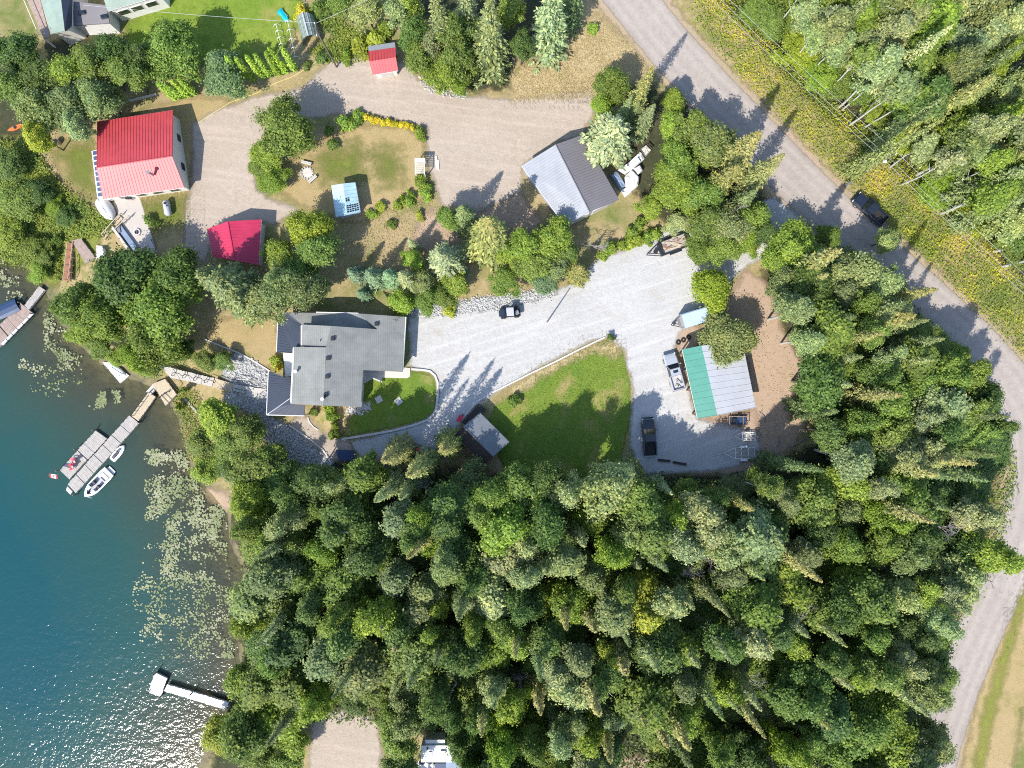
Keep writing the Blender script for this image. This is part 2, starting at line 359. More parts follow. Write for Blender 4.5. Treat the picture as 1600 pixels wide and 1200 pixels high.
paint_mat('flag_red', (0.65, 0.04, 0.03), 0.7, var=0.05)
paint_mat('tarp_white', (0.70, 0.68, 0.66), 0.6, var=0.06, scale=1.2)
paint_mat('tarp_blue', (0.02, 0.05, 0.12), 0.55, var=0.15)
paint_mat('cover_blue', (0.20, 0.26, 0.36), 0.6, var=0.12, scale=1.3)
paint_mat('pale_blue', (0.42, 0.52, 0.62), 0.35, var=0.08, scale=0.9)
paint_mat('turquoise', (0.0, 0.38, 0.52), 0.5, var=0.08)
paint_mat('ash', (0.56, 0.50, 0.45), 0.95, var=0.1)
paint_mat('charcoal', (0.02, 0.02, 0.02), 0.95, var=0.2)
paint_mat('bark', (0.10, 0.08, 0.065), 0.9, var=0.2, scale=3)
paint_mat('pale_bark', (0.50, 0.49, 0.45), 0.85, var=0.18, scale=3)
paint_mat('dead_bark', (0.27, 0.245, 0.235), 0.9, var=0.15, scale=3)
paint_mat('rock', (0.46, 0.455, 0.44), 0.9, var=0.2, scale=2.0, bump=0.4)
paint_mat('yellow_hose', (0.60, 0.52, 0.20), 0.6, var=0.05)
paint_mat('wire', (0.62, 0.63, 0.60), 0.4, metal=0.3, var=0.03)
paint_mat('pole_wood', (0.16, 0.13, 0.11), 0.85, var=0.15)
paint_mat('lens_red', (0.45, 0.01, 0.01), 0.25, var=0.03)
paint_mat('lens_clear', (0.7, 0.7, 0.68), 0.15, var=0.03)
paint_mat('orange_plastic', (0.62, 0.16, 0.04), 0.5, var=0.05)
def glass_mat(name, col, rough=0.08):
    m, n, l, b = new_mat(name); b.inputs['Base Color'].default_value = (*col, 1); b.inputs['Roughness'].default_value = rough
    b.inputs['Specular IOR Level'].default_value = 0.8; b.inputs['Coat Weight'].default_value = 0.5
glass_mat('dark_glass', (0.012, 0.018, 0.025)); glass_mat('poly_glass', (0.20, 0.25, 0.20), 0.2)
glass_mat('solar_glass', (0.07, 0.09, 0.16))
leaf_mat('broad_leaf', 0.42); leaf_mat('needle', 0.12, golden=True)
weed_mat('roadside_weeds', [(0.0, (0.10, 0.17, 0.025)), (0.35, (0.20, 0.27, 0.03)), (0.55, (0.34, 0.38, 0.03)), (0.72, (0.58, 0.50, 0.025)), (0.85, (0.56, 0.48, 0.05)), (1.0, (0.48, 0.38, 0.17))])
weed_mat('green_weeds', [(0.0, (0.09, 0.15, 0.025)), (0.35, (0.17, 0.24, 0.035)), (0.65, (0.28, 0.32, 0.045)), (0.88, (0.42, 0.38, 0.06)), (1.0, (0.42, 0.33, 0.16))])
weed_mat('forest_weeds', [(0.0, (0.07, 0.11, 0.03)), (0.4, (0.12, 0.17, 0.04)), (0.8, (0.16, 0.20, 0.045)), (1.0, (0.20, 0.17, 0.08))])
weed_mat('dry_tufts', [(0.0, (0.20, 0.19, 0.06)), (0.35, (0.40, 0.31, 0.15)), (0.7, (0.50, 0.40, 0.22)), (1.0, (0.56, 0.47, 0.30))])
weed_mat('lily_leaf', [(0.0, (0.10, 0.15, 0.05)), (0.35, (0.21, 0.25, 0.10)), (0.6, (0.36, 0.37, 0.21)), (0.85, (0.48, 0.47, 0.33)), (1.0, (0.36, 0.26, 0.13))])

# water: murk builds up with depth, sky and sun mirrored by the ripples
m, n, l, b = new_mat('lake_water')
at = n.new('ShaderNodeAttribute'); at.attribute_name = 'depth'
geo = n.new('ShaderNodeNewGeometry')
nz = noise(n, l, geo.outputs['Position'], 0.06, 5, 0.6)
dep = math_n(n, l, 'MULTIPLY', at.outputs['Fac'], math_n(n, l, 'ADD', math_n(n, l, 'MULTIPLY', nz.outputs['Fac'], 1.2), 0.4))
cr = ramp(n, [(0.0, (0.075, 0.07, 0.048)), (0.3, (0.04, 0.070, 0.056)), (0.6, (0.018, 0.068, 0.064)), (1.0, (0.008, 0.060, 0.072))])
l.new(math_n(n, l, 'DIVIDE', dep, 4.2, True), cr.inputs[0])
dif = n.new('ShaderNodeBsdfDiffuse'); l.new(cr.outputs[0], dif.inputs['Color'])
trn = n.new('ShaderNodeBsdfTransparent'); trn.inputs['Color'].default_value = (0.80, 0.84, 0.74, 1)
murk = math_n(n, l, 'SUBTRACT', 1.0, math_n(n, l, 'POWER', 2.718, math_n(n, l, 'MULTIPLY', dep, -1.15)), True)
mx1 = n.new('ShaderNodeMixShader'); l.new(murk, mx1.inputs[0]); l.new(trn.outputs[0], mx1.inputs[1]); l.new(dif.outputs[0], mx1.inputs[2])
w1 = noise(n, l, geo.outputs['Position'], 1.5, 3, 0.6); w2 = noise(n, l, geo.outputs['Position'], 0.45, 2, 0.5)
bp = n.new('ShaderNodeBump'); bp.inputs['Strength'].default_value = 1.0; bp.inputs['Distance'].default_value = 0.072
l.new(math_n(n, l, 'ADD', w1.outputs['Fac'], math_n(n, l, 'MULTIPLY', w2.outputs['Fac'], 0.7)), bp.inputs['Height'])
gl = n.new('ShaderNodeBsdfGlossy'); gl.inputs['Roughness'].default_value = 0.13; l.new(bp.outputs[0], gl.inputs['Normal'])
fr = n.new('ShaderNodeFresnel'); fr.inputs['IOR'].default_value = 1.33; l.new(bp.outputs[0], fr.inputs['Normal'])
mx2 = n.new('ShaderNodeMixShader'); l.new(fr.outputs[0], mx2.inputs[0]); l.new(mx1.outputs[0], mx2.inputs[1]); l.new(gl.outputs[0], mx2.inputs[2])
l.new(mx2.outputs[0], n['Material Output'].inputs['Surface']); n.remove(b)

# ------------------------------------------------------------------ ground, lake, roads, yards
def grid_axis(lo, hi, inner, step, far):
    a = np.arange(-inner, inner + step, step)
    l_ = -inner - np.geomspace(step, lo, far)[::-1] if lo else []
    r_ = inner + np.geomspace(step, hi, far) if hi else []
    return np.concatenate([l_, a, r_])
gx = grid_axis(900, 900, 88, 0.8, 16); gy = grid_axis(900, 900, 68, 0.8, 16)
X, Y = np.meshgrid(gx, gy, indexing='ij'); idx = np.arange(X.size).reshape(X.shape)
F = np.stack([idx[:-1, :-1], idx[1:, :-1], idx[1:, 1:], idx[:-1, 1:]], -1).reshape(-1, 4)
Z = height(X, Y)
me = np_mesh('ground', np.stack([X.ravel(), Y.ravel(), Z.ravel()], -1), F)
me.materials.append(MATS['dry_ground'])
n, l = MATS['dry_ground'].node_tree.nodes, MATS['dry_ground'].node_tree.links; b = n['Principled BSDF']     # silt below the waterline
geo = n.new('ShaderNodeNewGeometry'); sp = n.new('ShaderNodeSeparateXYZ'); l.new(geo.outputs['Position'], sp.inputs[0])
ns = noise(n, l, geo.outputs['Position'], 0.8, 5, 0.65); ramp_s = ramp(n, [(0.35, (0.11, 0.10, 0.065)), (0.65, (0.19, 0.16, 0.10))]); l.new(ns.outputs['Fac'], ramp_s.inputs[0])
zz = math_n(n, l, 'ADD', sp.outputs['Z'], math_n(n, l, 'MULTIPLY', math_n(n, l, 'SUBTRACT', ns.outputs['Fac'], 0.5), 0.12))
mr = n.new('ShaderNodeMapRange'); mr.inputs['From Min'].default_value = LAKE_Z + 0.02; mr.inputs['From Max'].default_value = LAKE_Z + 0.16; l.new(zz, mr.inputs['Value'])
old = b.inputs['Base Color'].links[0].from_socket; l.new(mixc(n, l, mr.outputs[0], ramp_s.outputs[0], old), b.inputs['Base Color'])
tag(link(bpy.data.objects.new('ground', me)), kind='structure')

# the lake
gx = np.concatenate([-120 - np.geomspace(1, 700, 14)[::-1], np.arange(-120, -30, 0.9)]); gy = np.concatenate([-72 - np.geomspace(1, 700, 14)[::-1], np.arange(-72, 26, 0.9)])
X, Y = np.meshgrid(gx, gy, indexing='ij'); idx = np.arange(X.size).reshape(X.shape)
D = sdist(SHORE, X, Y)
F = np.stack([idx[:-1, :-1], idx[1:, :-1], idx[1:, 1:], idx[:-1, 1:]], -1).reshape(-1, 4)
F = F[(D.ravel()[F] > -2.0).all(1)]
used, inv = np.unique(F, return_inverse=True)
V = np.stack([X.ravel(), Y.ravel(), np.full(X.size, LAKE_Z)], -1)[used]
me = np_mesh('lake_water', V, inv.reshape(-1, 4), {'depth': np.clip(D.ravel()[used] * 0.14, 0.0, 5.0)})
me.materials.append(MATS['lake_water']); tag(link(bpy.data.objects.new('lake_water', me)), kind='structure')

def ribbon(center, half):
    """closed polygon around a centre line given in pixels"""
    c = [Vector((x, y)) for x, y in center]; L, R = [], []
    for i, p in enumerate(c):
        t = (c[min(i + 1, len(c) - 1)] - c[max(i - 1, 0)]).normalized(); nrm = Vector((-t.y, t.x))
        L.append(p + nrm * half); R.append(p - nrm * half)
    return [tuple(p) for p in L + R[::-1]]
road_c = [(880, -140), (940, -60), (988, 0), (1040, 66), (1104, 136), (1172, 206), (1238, 274), (1305, 340), (1382, 410), (1452, 472), (1520, 534), (1578, 598), (1612, 665),
          (1616, 735), (1600, 815), (1568, 905), (1530, 985), (1494, 1070), (1468, 1150), (1446, 1240), (1430, 1340)]

def SH(name, px, mat, lvl, **k): return sheet(name, px, mat, lvl * 0.008, **k)
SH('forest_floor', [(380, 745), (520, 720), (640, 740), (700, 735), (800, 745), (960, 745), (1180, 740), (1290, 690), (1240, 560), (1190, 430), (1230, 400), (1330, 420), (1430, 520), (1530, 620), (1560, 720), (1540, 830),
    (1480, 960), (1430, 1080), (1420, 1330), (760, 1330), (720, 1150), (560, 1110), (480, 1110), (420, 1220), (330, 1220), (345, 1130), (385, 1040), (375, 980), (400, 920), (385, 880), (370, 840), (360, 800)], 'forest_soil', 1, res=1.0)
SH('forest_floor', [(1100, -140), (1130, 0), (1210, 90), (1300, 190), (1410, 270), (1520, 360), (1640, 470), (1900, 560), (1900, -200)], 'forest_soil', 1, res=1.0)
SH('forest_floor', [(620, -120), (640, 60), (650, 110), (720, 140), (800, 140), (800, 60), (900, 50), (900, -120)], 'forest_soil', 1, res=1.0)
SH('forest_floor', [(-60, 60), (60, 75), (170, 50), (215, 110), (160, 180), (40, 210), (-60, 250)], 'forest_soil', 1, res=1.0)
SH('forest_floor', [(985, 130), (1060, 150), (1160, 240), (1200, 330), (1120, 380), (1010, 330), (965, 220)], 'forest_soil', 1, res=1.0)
SH('bank', [(-100, 210), (40, 215), (70, 270), (120, 315), (160, 360), (150, 400), (80, 450), (40, 420), (-100, 390)], 'weedy_bank', 1, res=1.0)
SH('road_shoulder', ribbon(road_c, 47), 'shoulder', 1, res=1.0)
SH('verge', [(1560, 1330), (1600, 1100), (1700, 880), (1640, 830), (1575, 960), (1530, 1080), (1500, 1210), (1480, 1330)], 'dry_lawn', 2, res=1.0)
SH('verge', [(1512, 1260), (1526, 1260), (1548, 1130), (1584, 1000), (1622, 880), (1612, 880), (1572, 1000), (1538, 1110)], 'lime_grass', 3, res=0.8)
SH('road', ribbon(road_c, 37), 'asphalt', 3, res=1.0)
SH('dirt_yard', [(1120, 500), (1165, 420), (1200, 445), (1225, 520), (1260, 580), (1280, 640), (1235, 700), (1185, 740), (1080, 740), (1080, 650), (1170, 640), (1165, 545)], 'bare_dirt', 2)
SH('dirt_yard', [(1045, 510), (1075, 500), (1100, 520), (1080, 560), (1095, 660), (1180, 640), (1185, 690), (1090, 690), (1072, 600), (1060, 545)], 'bare_dirt', 3)
SH('driveway', [(640, 492), (700, 482), (780, 470), (870, 455), (905, 438), (940, 402), (985, 388), (1040, 360), (1100, 345), (1165, 330), (1212, 308), (1262, 352), (1215, 395), (1165, 415), (1120, 460), (1105, 490), (1060, 520), (1052, 545), (1068, 580), (1088, 655),
    (1180, 675), (1190, 715), (1120, 735), (1000, 740), (985, 690), (990, 610), (976, 545), (950, 527), (925, 533), (832, 580), (775, 614), (738, 640), (706, 680), (690, 705), (640, 722), (560, 712), (545, 692), (600, 678), (640, 667), (676, 650), (686, 620), (684, 592), (668, 578), (642, 574)], 'white_gravel', 4)
SH('gravel_path', [(470, 650), (505, 660), (545, 690), (560, 715), (520, 720), (485, 695), (450, 665)], 'pink_gravel', 5, res=0.5)
SH('rock_slope', [(352, 562), (372, 552), (420, 580), (420, 650), (450, 665), (490, 700), (520, 722), (505, 740), (430, 735), (420, 690), (385, 640), (350, 625), (360, 600), (345, 585)], 'rock_bed', 4, res=0.6)
SH('rock_slope', [(640, 482), (700, 474), (780, 462), (868, 450), (870, 460), (790, 482), (700, 492), (645, 496)], 'rock_bed', 5, res=0.6)
SH('lawn', [(318, 520), (330, 505), (430, 480), (440, 560), (420, 578), (372, 550), (325, 528)], 'dry_lawn', 3)
SH('lawn', [(952, 530), (972, 548), (984, 600), (985, 650), (965, 740), (880, 760), (800, 750), (772, 700), (764, 655), (780, 622), (832, 586), (930, 537)], 'green_lawn', 3)
SH('dry_rim', [(832, 582), (928, 533), (958, 532), (975, 552), (955, 558), (930, 545), (850, 588), (790, 625), (770, 628)], 'straw', 4, res=0.5)
SH('lawn', [(566, 588), (640, 580), (676, 586), (682, 610), (680, 640), (662, 655), (620, 667), (535, 683), (545, 655), (566, 640)], 'green_lawn', 6, res=0.5)
SH('flower_bed', [(484, 640), (520, 636), (548, 640), (535, 682), (505, 672), (488, 660)], 'straw', 6, res=0.5)
SH('gravel_yard', [(300, 195), (340, 172), (395, 152), (470, 140), (520, 92), (575, 82), (630, 96), (655, 125), (700, 148), (800, 156), (925, 140), (930, 170), (908, 212), (866, 224), (818, 258), (812, 300), (745, 332), (690, 320), (668, 250), (668, 200), (580, 178), (520, 180), (470, 190), (420, 215),
    (398, 260), (400, 300), (440, 318), (470, 330), (430, 350), (405, 345), (330, 355), (325, 410), (288, 400), (290, 330), (300, 290)], 'pink_gravel', 4)
SH('lawn', [(432, 265), (500, 222), (560, 195), (640, 200), (662, 225), (668, 310), (600, 330), (560, 350), (520, 340), (470, 320), (440, 300)], 'dry_lawn', 5)
SH('lawn', [(500, 245), (560, 232), (565, 275), (510, 282)], 'green_patch', 6, rim=4)
SH('lawn', [(588, 238), (615, 238), (618, 280), (598, 282)], 'green_patch', 6, rim=4)
SH('dry_field', [(800, 115), (880, 70), (930, 20), (985, 70), (1020, 120), (940, 150), (800, 158)], 'straw', 4)
SH('dry_field', [(690, 330), (740, 335), (812, 300), (850, 350), (800, 380), (700, 400), (640, 390), (660, 330)], 'bare_dirt', 3)
SH('lawn', [(195, 40), (260, 0), (320, -60), (470, -60), (475, 30), (430, 90), (330, 100), (250, 110), (200, 90)], 'bright_lawn', 4)
SH('lawn', [(75, 225), (110, 200), (190, 185), (260, 160), (310, 150), (370, 160), (310, 195), (290, 320), (160, 316), (100, 290)], 'dry_lawn', 3)
SH('lawn', [(95, 235), (140, 225), (150, 300), (120, 285)], 'green_patch', 4, rim=4)
SH('lawn', [(218, 310), (288, 302), (290, 340), (300, 400), (250, 410), (236, 360)], 'dry_lawn', 3)
SH('lawn', [(222, 322), (282, 312), (285, 345), (240, 360)], 'green_patch', 4, rim=4)
SH('patio', [(176, 314), (218, 308), (228, 340), (246, 395), (214, 402), (192, 352)], 'patio_concrete', 6, res=0.4)
SH('sand_lot', [(488, 1130), (520, 1110), (590, 1120), (600, 1260), (480, 1260)], 'pink_gravel', 4)
SH('dirt_lot', [(760, 1185), (800, 1160), (860, 1165), (960, 1180), (1030, 1185), (1030, 1300), (740, 1300)], 'bare_dirt', 3)
SH('beach', [(300, 760), (345, 765), (378, 790), (372, 800), (335, 790)], 'bare_dirt', 3, res=0.5)
SH('shore_grass', [(268, 606), (300, 612), (330, 660), (318, 730), (298, 720), (286, 660)], 'dry_lawn', 3, res=0.5)

# ------------------------------------------------------------------ plants: one mesh per variant, shared by the copies
def decid_mesh(name, seed, Hh, R, base=0.32, clumps=54, per=360, leaf=0.125, subs=4):
    """uneven crown: a few leaders, each with soft leaf clumps of different size, sparse towards the rim"""
    g = np.random.default_rng(seed); Vs, Fs, k = [], [], 0
    zlo = Hh * base; leaders = []
    for q in range(subs):
        a = g.uniform(0, 6.28) + q * 6.28 / subs; o = R * (g.uniform(0.25, 0.62) if q else 0.12)
        leaders.append((math.cos(a) * o, math.sin(a) * o, Hh * (g.uniform(0.72, 0.95) if q else 1.0), R * g.uniform(0.42, 0.66)))
    for c in range(clumps):
        lx, ly, lz_, lr = leaders[int(g.integers(subs))]
        d = g.normal(size=3); d /= np.linalg.norm(d); d[2] = d[2] if c % 4 == 0 else abs(d[2])
        zc = zlo + (lz_ - zlo) * 0.5; rz = (lz_ - zlo) * 0.5; f = g.uniform(0.5, 1.0); tap = 1.05 - 0.45 * max(0, d[2])
        C = np.array([lx + d[0] * f * lr * tap, ly + d[1] * f * lr * tap, zc + d[2] * f * rz * 0.9])
        rc = R * g.uniform(0.10, 0.26)
        n_ = int(per * (rc / (R * 0.18)) ** 1.6)
        P = C + g.normal(size=(n_, 3)) * rc * np.array([0.62, 0.62, 0.45])
        out = P - np.array([lx * .5, ly * .5, zlo + (Hh - zlo) * .35]); out /= (np.linalg.norm(out, axis=1, keepdims=True) + 1e-6)
        loc = P - C; loc /= (np.linalg.norm(loc, axis=1, keepdims=True) + 1e-6)
        N = out * 0.5 + loc * 0.45 + np.array([0, 0, 0.55]) + g.normal(size=(n_, 3)) * 0.5
        V, F = quads_from(P, N, g.uniform(0.6, 1.4, n_) * leaf, 1.2, g)
        Vs.append(V); Fs.append(F + k); k += len(V)
    V = np.concatenate(Vs)
    me = np_mesh(name, V, np.concatenate(Fs), {'hf': V[:, 2] / Hh}); me.materials.append(MATS['broad_leaf']); return me

def conifer_mesh(name, seed, Hh, R, droop=0.35, step=0.42, base=0.07, power=0.8, dens=1.0, up=0.0, leaf=0.24):
    g = np.random.default_rng(seed); Cs, Ns, Ts, Ss = [], [], [], []
    z = Hh * base
    while z < Hh * 0.985:
        fr = (z / Hh - base) / (1 - base); L0 = R * (1 - fr) ** power + 0.12
        nb = max(4, int((6 + 5 * (1 - fr)) * dens)); a0 = g.uniform(0, 6.28)
        for kx in range(nb):
            a = a0 + 6.283 * kx / nb + g.normal() * 0.22; L = L0 * g.uniform(0.62, 1.12)
            dirv = np.array([math.cos(a), math.sin(a), 0]); side = np.array([-dirv[1], dirv[0], 0])
            ns = max(3, int(L / 0.21))
            for q in range(ns):
                t = (q + 0.7) / ns; zz = z - droop * L * t * t + up * L * t + 0.10 * L * max(0, t - 0.7) + g.normal() * 0.05
                wdt = L * 0.30 * (1 - t) * (0.5 + t) + 0.06
                P = dirv * L * t + np.array([0, 0, zz])
                for sgn in ((-1, 1) if t < 0.93 else (0,)):
                    off = side * sgn * wdt * g.uniform(0.5, 1.1)
                    tan = dirv * 0.8 + side * sgn * 0.75 + np.array([0, 0, -0.3]) + g.normal(size=3) * 0.15
                    Cs.append(P + off + np.array([0, 0, -abs(sgn) * 0.10 * wdt])); Ts.append(tan)
                    Ns.append(np.array([0, 0, 1.0]) + dirv * 0.35 + g.normal(size=3) * 0.4); Ss.append(leaf * g.uniform(0.75, 1.4) * (0.75 + 0.35 * (1 - fr)))
        z += step * g.uniform(0.8, 1.2) * (0.65 + 0.5 * (1 - fr))
    for q in range(6):
        Cs.append(np.array([0, 0, Hh * (0.97 + 0.006 * q)])); Ts.append(np.array([0.2, 0.1, 1])); Ns.append(g.normal(size=3)); Ss.append(0.22)
    V, F = quads_from(np.array(Cs), np.array(Ns), np.array(Ss), 0.8, g, along=np.array(Ts))
    me = np_mesh(name, V, F, {'hf': np.clip(V[:, 2] / Hh, 0, 1)}); me.materials.append(MATS['needle']); return me

def trunk_mesh(name, seed, Hh, r, limbs, mat, top=0.92):
    g = random.Random(seed); b = MB(); pts, rad = [], []
    for i in range(6):
        t = i / 5; pts.append((g.uniform(-.12, .12) * t * 2, g.uniform(-.12, .12) * t * 2, -0.3 + t * Hh * top)); rad.append(r * (1 - 0.85 * t))
    b.tube(pts, rad, 7)
    for i in range(limbs):
        z = Hh * g.uniform(0.4, 0.78); a = g.uniform(0, 6.28); L = Hh * g.uniform(0.05, 0.10)
        b.tube([(0, 0, z), (math.cos(a) * L * .6, math.sin(a) * L * .6, z + L * .5), (math.cos(a) * L, math.sin(a) * L, z + L)], [r * .4, r * .25, r * .08], 4)
    me = bpy.data.meshes.new(name); me.from_pydata(b.v, [], b.f); me.update(); me.materials.append(MATS[mat]); return me

def dead_mesh(seed, Hh):
    g = random.Random(seed); b = MB()
    def grow(p, d, L, r, lev):
        q = p + d * L; b.tube([p, (p + q) / 2 + Vector((g.uniform(-.1, .1), g.uniform(-.1, .1), 0)) * L * .5, q], [r, r * .75, r * .5], 4)
        if lev == 0: return
        for _ in range(3 if lev > 1 else 4):
            nd = (d + Vector((g.uniform(-1, 1), g.uniform(-1, 1), g.uniform(-.3, .6))) * 0.9).normalized(); grow(p + d * L * g.uniform(.55, 1), nd, L * g.uniform(.5, .75), r * .5, lev - 1)
    p = Vector((0, 0, -.3)); b.tube([p, (0.1, 0, Hh * .5), (0, 0.1, Hh * .8)], [.16, .11, .07], 6)
    for i in range(9):
        a = g.uniform(0, 6.28); grow(Vector((0, 0, Hh * g.uniform(.45, .8))), Vector((math.cos(a), math.sin(a), .5)).normalized(), Hh * .11, .06, 3)
    me = bpy.data.meshes.new('dead_branches'); me.from_pydata(b.v, [], b.f); me.update(); me.materials.append(MATS['dead_bark']); return me

# variants: nominal height, radius
LIB0 = {
    'round':  [(decid_mesh('crown', 10 + i, 12, 2.9, 0.26), 12, 2.9) for i in range(6)],
    'tall':   [(decid_mesh('crown', 30 + i, 16, 2.4, 0.38, clumps=58, per=330, leaf=0.118, subs=3), 16, 2.4) for i in range(6)],
    'aspen':  [(decid_mesh('crown', 160 + i, 16, 2.0, 0.52, clumps=40, per=170, leaf=0.14, subs=3), 16, 2.0) for i in range(4)],
    'broad':  [(decid_mesh('crown', 50 + i, 12, 5.0, 0.22, clumps=110, per=300, leaf=0.19, subs=7), 12, 5.0) for i in range(3)],
    'spruce': [(conifer_mesh('crown', 70 + i, 17, 2.6, step=0.62, droop=0.45, dens=0.85, leaf=0.22), 17, 2.6) for i in range(4)],
    'slim':   [(conifer_mesh('crown', 80 + i, 17, 2.0, droop=0.5, power=0.7, dens=0.8, step=0.55), 17, 1.9) for i in range(3)],
    'pine':   [(conifer_mesh('crown', 90 + i, 12, 3.8, droop=0.12, up=0.18, power=0.62, base=0.2, leaf=0.3), 12, 3.8) for i in range(3)],
    'column': [(conifer_mesh('crown', 100 + i, 6.5, 0.85, droop=-0.35, up=0.5, power=0.35, step=0.24, base=0.03, dens=0.9, leaf=0.2), 6.5, 0.85) for i in range(2)],
    'bush':   [(decid_mesh('foliage', 120 + i, 1.6, 1.2, -0.1, clumps=22, per=85, leaf=0.12, subs=3), 1.6, 1.2) for i in range(4)],
    'dead':   [(dead_mesh(140 + i, 12), 12, 2.4) for i in range(3)],
}
def spread_of(me):
    v = np.empty(len(me.vertices) * 3, np.float32); me.vertices.foreach_get('co', v); v = v.reshape(-1, 3); return float(np.percentile(np.hypot(v[:, 0], v[:, 1]), 93))
LIB = {k: [(me, h_, 1.17 * spread_of(me) if k in ('round', 'tall', 'broad', 'bush', 'aspen') else r_) for me, h_, r_ in vs] for k, vs in LIB0.items()}
TRUNKS = {'round': trunk_mesh('trunk', 1, 12, .16, 6, 'bark'), 'tall': trunk_mesh('trunk', 2, 16, .15, 5, 'pale_bark'), 'aspen': trunk_mesh('trunk', 8, 16, .12, 3, 'pale_bark'), 'broad': trunk_mesh('trunk', 3, 12, .24, 8, 'bark', .8),
          'spruce': trunk_mesh('trunk', 4, 17, .2, 0, 'bark', .97), 'slim': trunk_mesh('trunk', 5, 17, .18, 0, 'bark', .97), 'pine': trunk_mesh('trunk', 6, 12, .2, 5, 'bark'),
          'column': trunk_mesh('trunk', 7, 6.5, .08, 0, 'bark')}
PAL = {  # leaf colour (reflectance), share of cone-brown tips, words
    'silver': ((0.195, 0.215, 0.122), 0, 'pale silvery'), 'mid': ((0.102, 0.142, 0.036), 0, 'mid-green'), 'bright': ((0.138, 0.186, 0.034), 0, 'bright green'),
    'deep': ((0.066, 0.104, 0.032), 0, 'deep green'), 'lime': ((0.185, 0.212, 0.034), 0, 'yellow-green'), 'grey': ((0.128, 0.152, 0.072), 0, 'dull grey-green'),
    'spruce': ((0.105, 0.130, 0.062), 0.15, 'olive green'), 'gold': ((0.135, 0.145, 0.055), 0.85, 'golden-tipped'), 'blue': ((0.100, 0.150, 0.095), 0, 'blue-green'),
    'darkfir': ((0.068, 0.094, 0.038), 0.05, 'dark green'), 'sage': ((0.175, 0.205, 0.110), 0.0, 'sage green'), 'yellow': ((0.36, 0.29, 0.03), 0, 'yellow-leaved'),
    'thuja': ((0.15, 0.215, 0.028), 0, 'bright green'), 'dead': ((0.2, 0.2, 0.2), 0, 'bare grey')}
KINDWORD = {'round': 'broadleaf tree', 'tall': 'aspen', 'aspen': 'white-trunked aspen', 'broad': 'spreading maple', 'spruce': 'spruce', 'slim': 'slim spruce', 'pine': 'pine', 'column': 'columnar cedar', 'bush': 'shrub', 'dead': 'dead tree'}
KINDNAME = {'round': 'broadleaf_tree', 'tall': 'aspen_tree', 'aspen': 'aspen_tree', 'broad': 'maple_tree', 'spruce': 'spruce_tree', 'slim': 'spruce_tree', 'pine': 'pine_tree', 'column': 'cedar_tree', 'bush': 'shrub', 'dead': 'dead_tree'}
TREES = []   # dicts of everything planted
def plant(kind, x, y, h, rpx, pal, zone, at='crown', label=None):
    """x, y: pixel where the crown's middle (or, for conifers, the tip) shows; h metres, rpx crown radius in pixels"""
    zc = {'tip': h, 'crown': h * 0.66, 'base': 0}[at] + 0.0
    g0 = W(x, y, zc); gz = hz(g0.x, g0.y); g0 = W(x, y, zc + gz); gz = hz(g0.x, g0.y)
    r = rpx * S * (H - zc * 0.8) / H
    TREES.append(dict(kind=kind, x=g0.x, y=g0.y, z=gz, h=h, r=r, pal=pal, zone=zone, px=x, py=y, label=label))

def D(x, y, r, pal='mid', h=None, kind=None, zone=None, label=None):
    h = h or min(17, max(5, r * S * 3.4)); plant(kind or ('round' if h < 13 else random.choice(['round', 'tall'])), x, y, h, r, pal, zone, 'crown', label)
def C(x, y, h, r, pal='spruce', kind='spruce', zone=None, label=None): plant(kind, x, y, h, r, pal, zone, 'tip', label)
def B(x, y, r, pal='bright', h=None, zone=None, label=None): plant('bush', x, y, h or max(0.8, r * S * 1.15), r, pal, zone, 'crown', label)

Z_TL, Z_YARD, Z_TOP, Z_MID, Z_KNOT, Z_EAST, Z_NE, Z_S, Z_BANK = ('thicket above the red-roofed house', 'neighbour\'s yard', 'grove beside the small red shed', 'belt between the two driveways',
    'clump beside the grey garage', 'wood between dirt yard and road', 'forest across the road', 'lower forest', 'lakeshore')
# --- lake bank and big maples
zone_rows = []
for a in [(190, 440, 52, 'deep'), (250, 482, 62, 'mid'), (158, 496, 42, 'mid'), (232, 535, 46, 'mid'), (118, 472, 40, 'mid'), (275, 430, 40, 'deep'), (212, 552, 30, 'bright')]: D(a[0], a[1], a[2], a[3], 10.5, 'broad', Z_BANK)
for a in [(232, 578, 15, 'bright'), (128, 518, 24, 'bright'), (152, 540, 22, 'mid'), (104, 494, 18, 'mid'), (178, 556, 15, 'bright'), (345, 652, 26, 'bright'), (385, 678, 30, 'mid'), (418, 712, 28, 'mid'), (450, 738, 26, 'deep'), (318, 560, 20, 'mid'), (345, 562, 17, 'mid'), (288, 550, 18, 'deep'), (340, 660, 34, 'bright'), (310, 690, 26, 'mid'), (360, 690, 30, 'mid'), (320, 735, 24, 'bright'), (390, 735, 40, 'mid'), (360, 735, 24, 'deep')]: D(*a, zone=Z_BANK, h=max(3.5, a[2] * .2))
for a in [(100, 345, 18), (25, 315, 30), (60, 300, 22), (15, 360, 28), (45, 390, 24), (70, 400, 18), (85, 325, 16), (88, 372, 9), (10, 250, 26), (60, 425, 18), (288, 609, 8), (278, 636, 8)]: D(*a, pal=random.choice(['mid', 'deep', 'bright']), zone=Z_BANK, h=max(2.2, a[2] * .16), kind='round' if a[2] > 15 else 'bush')
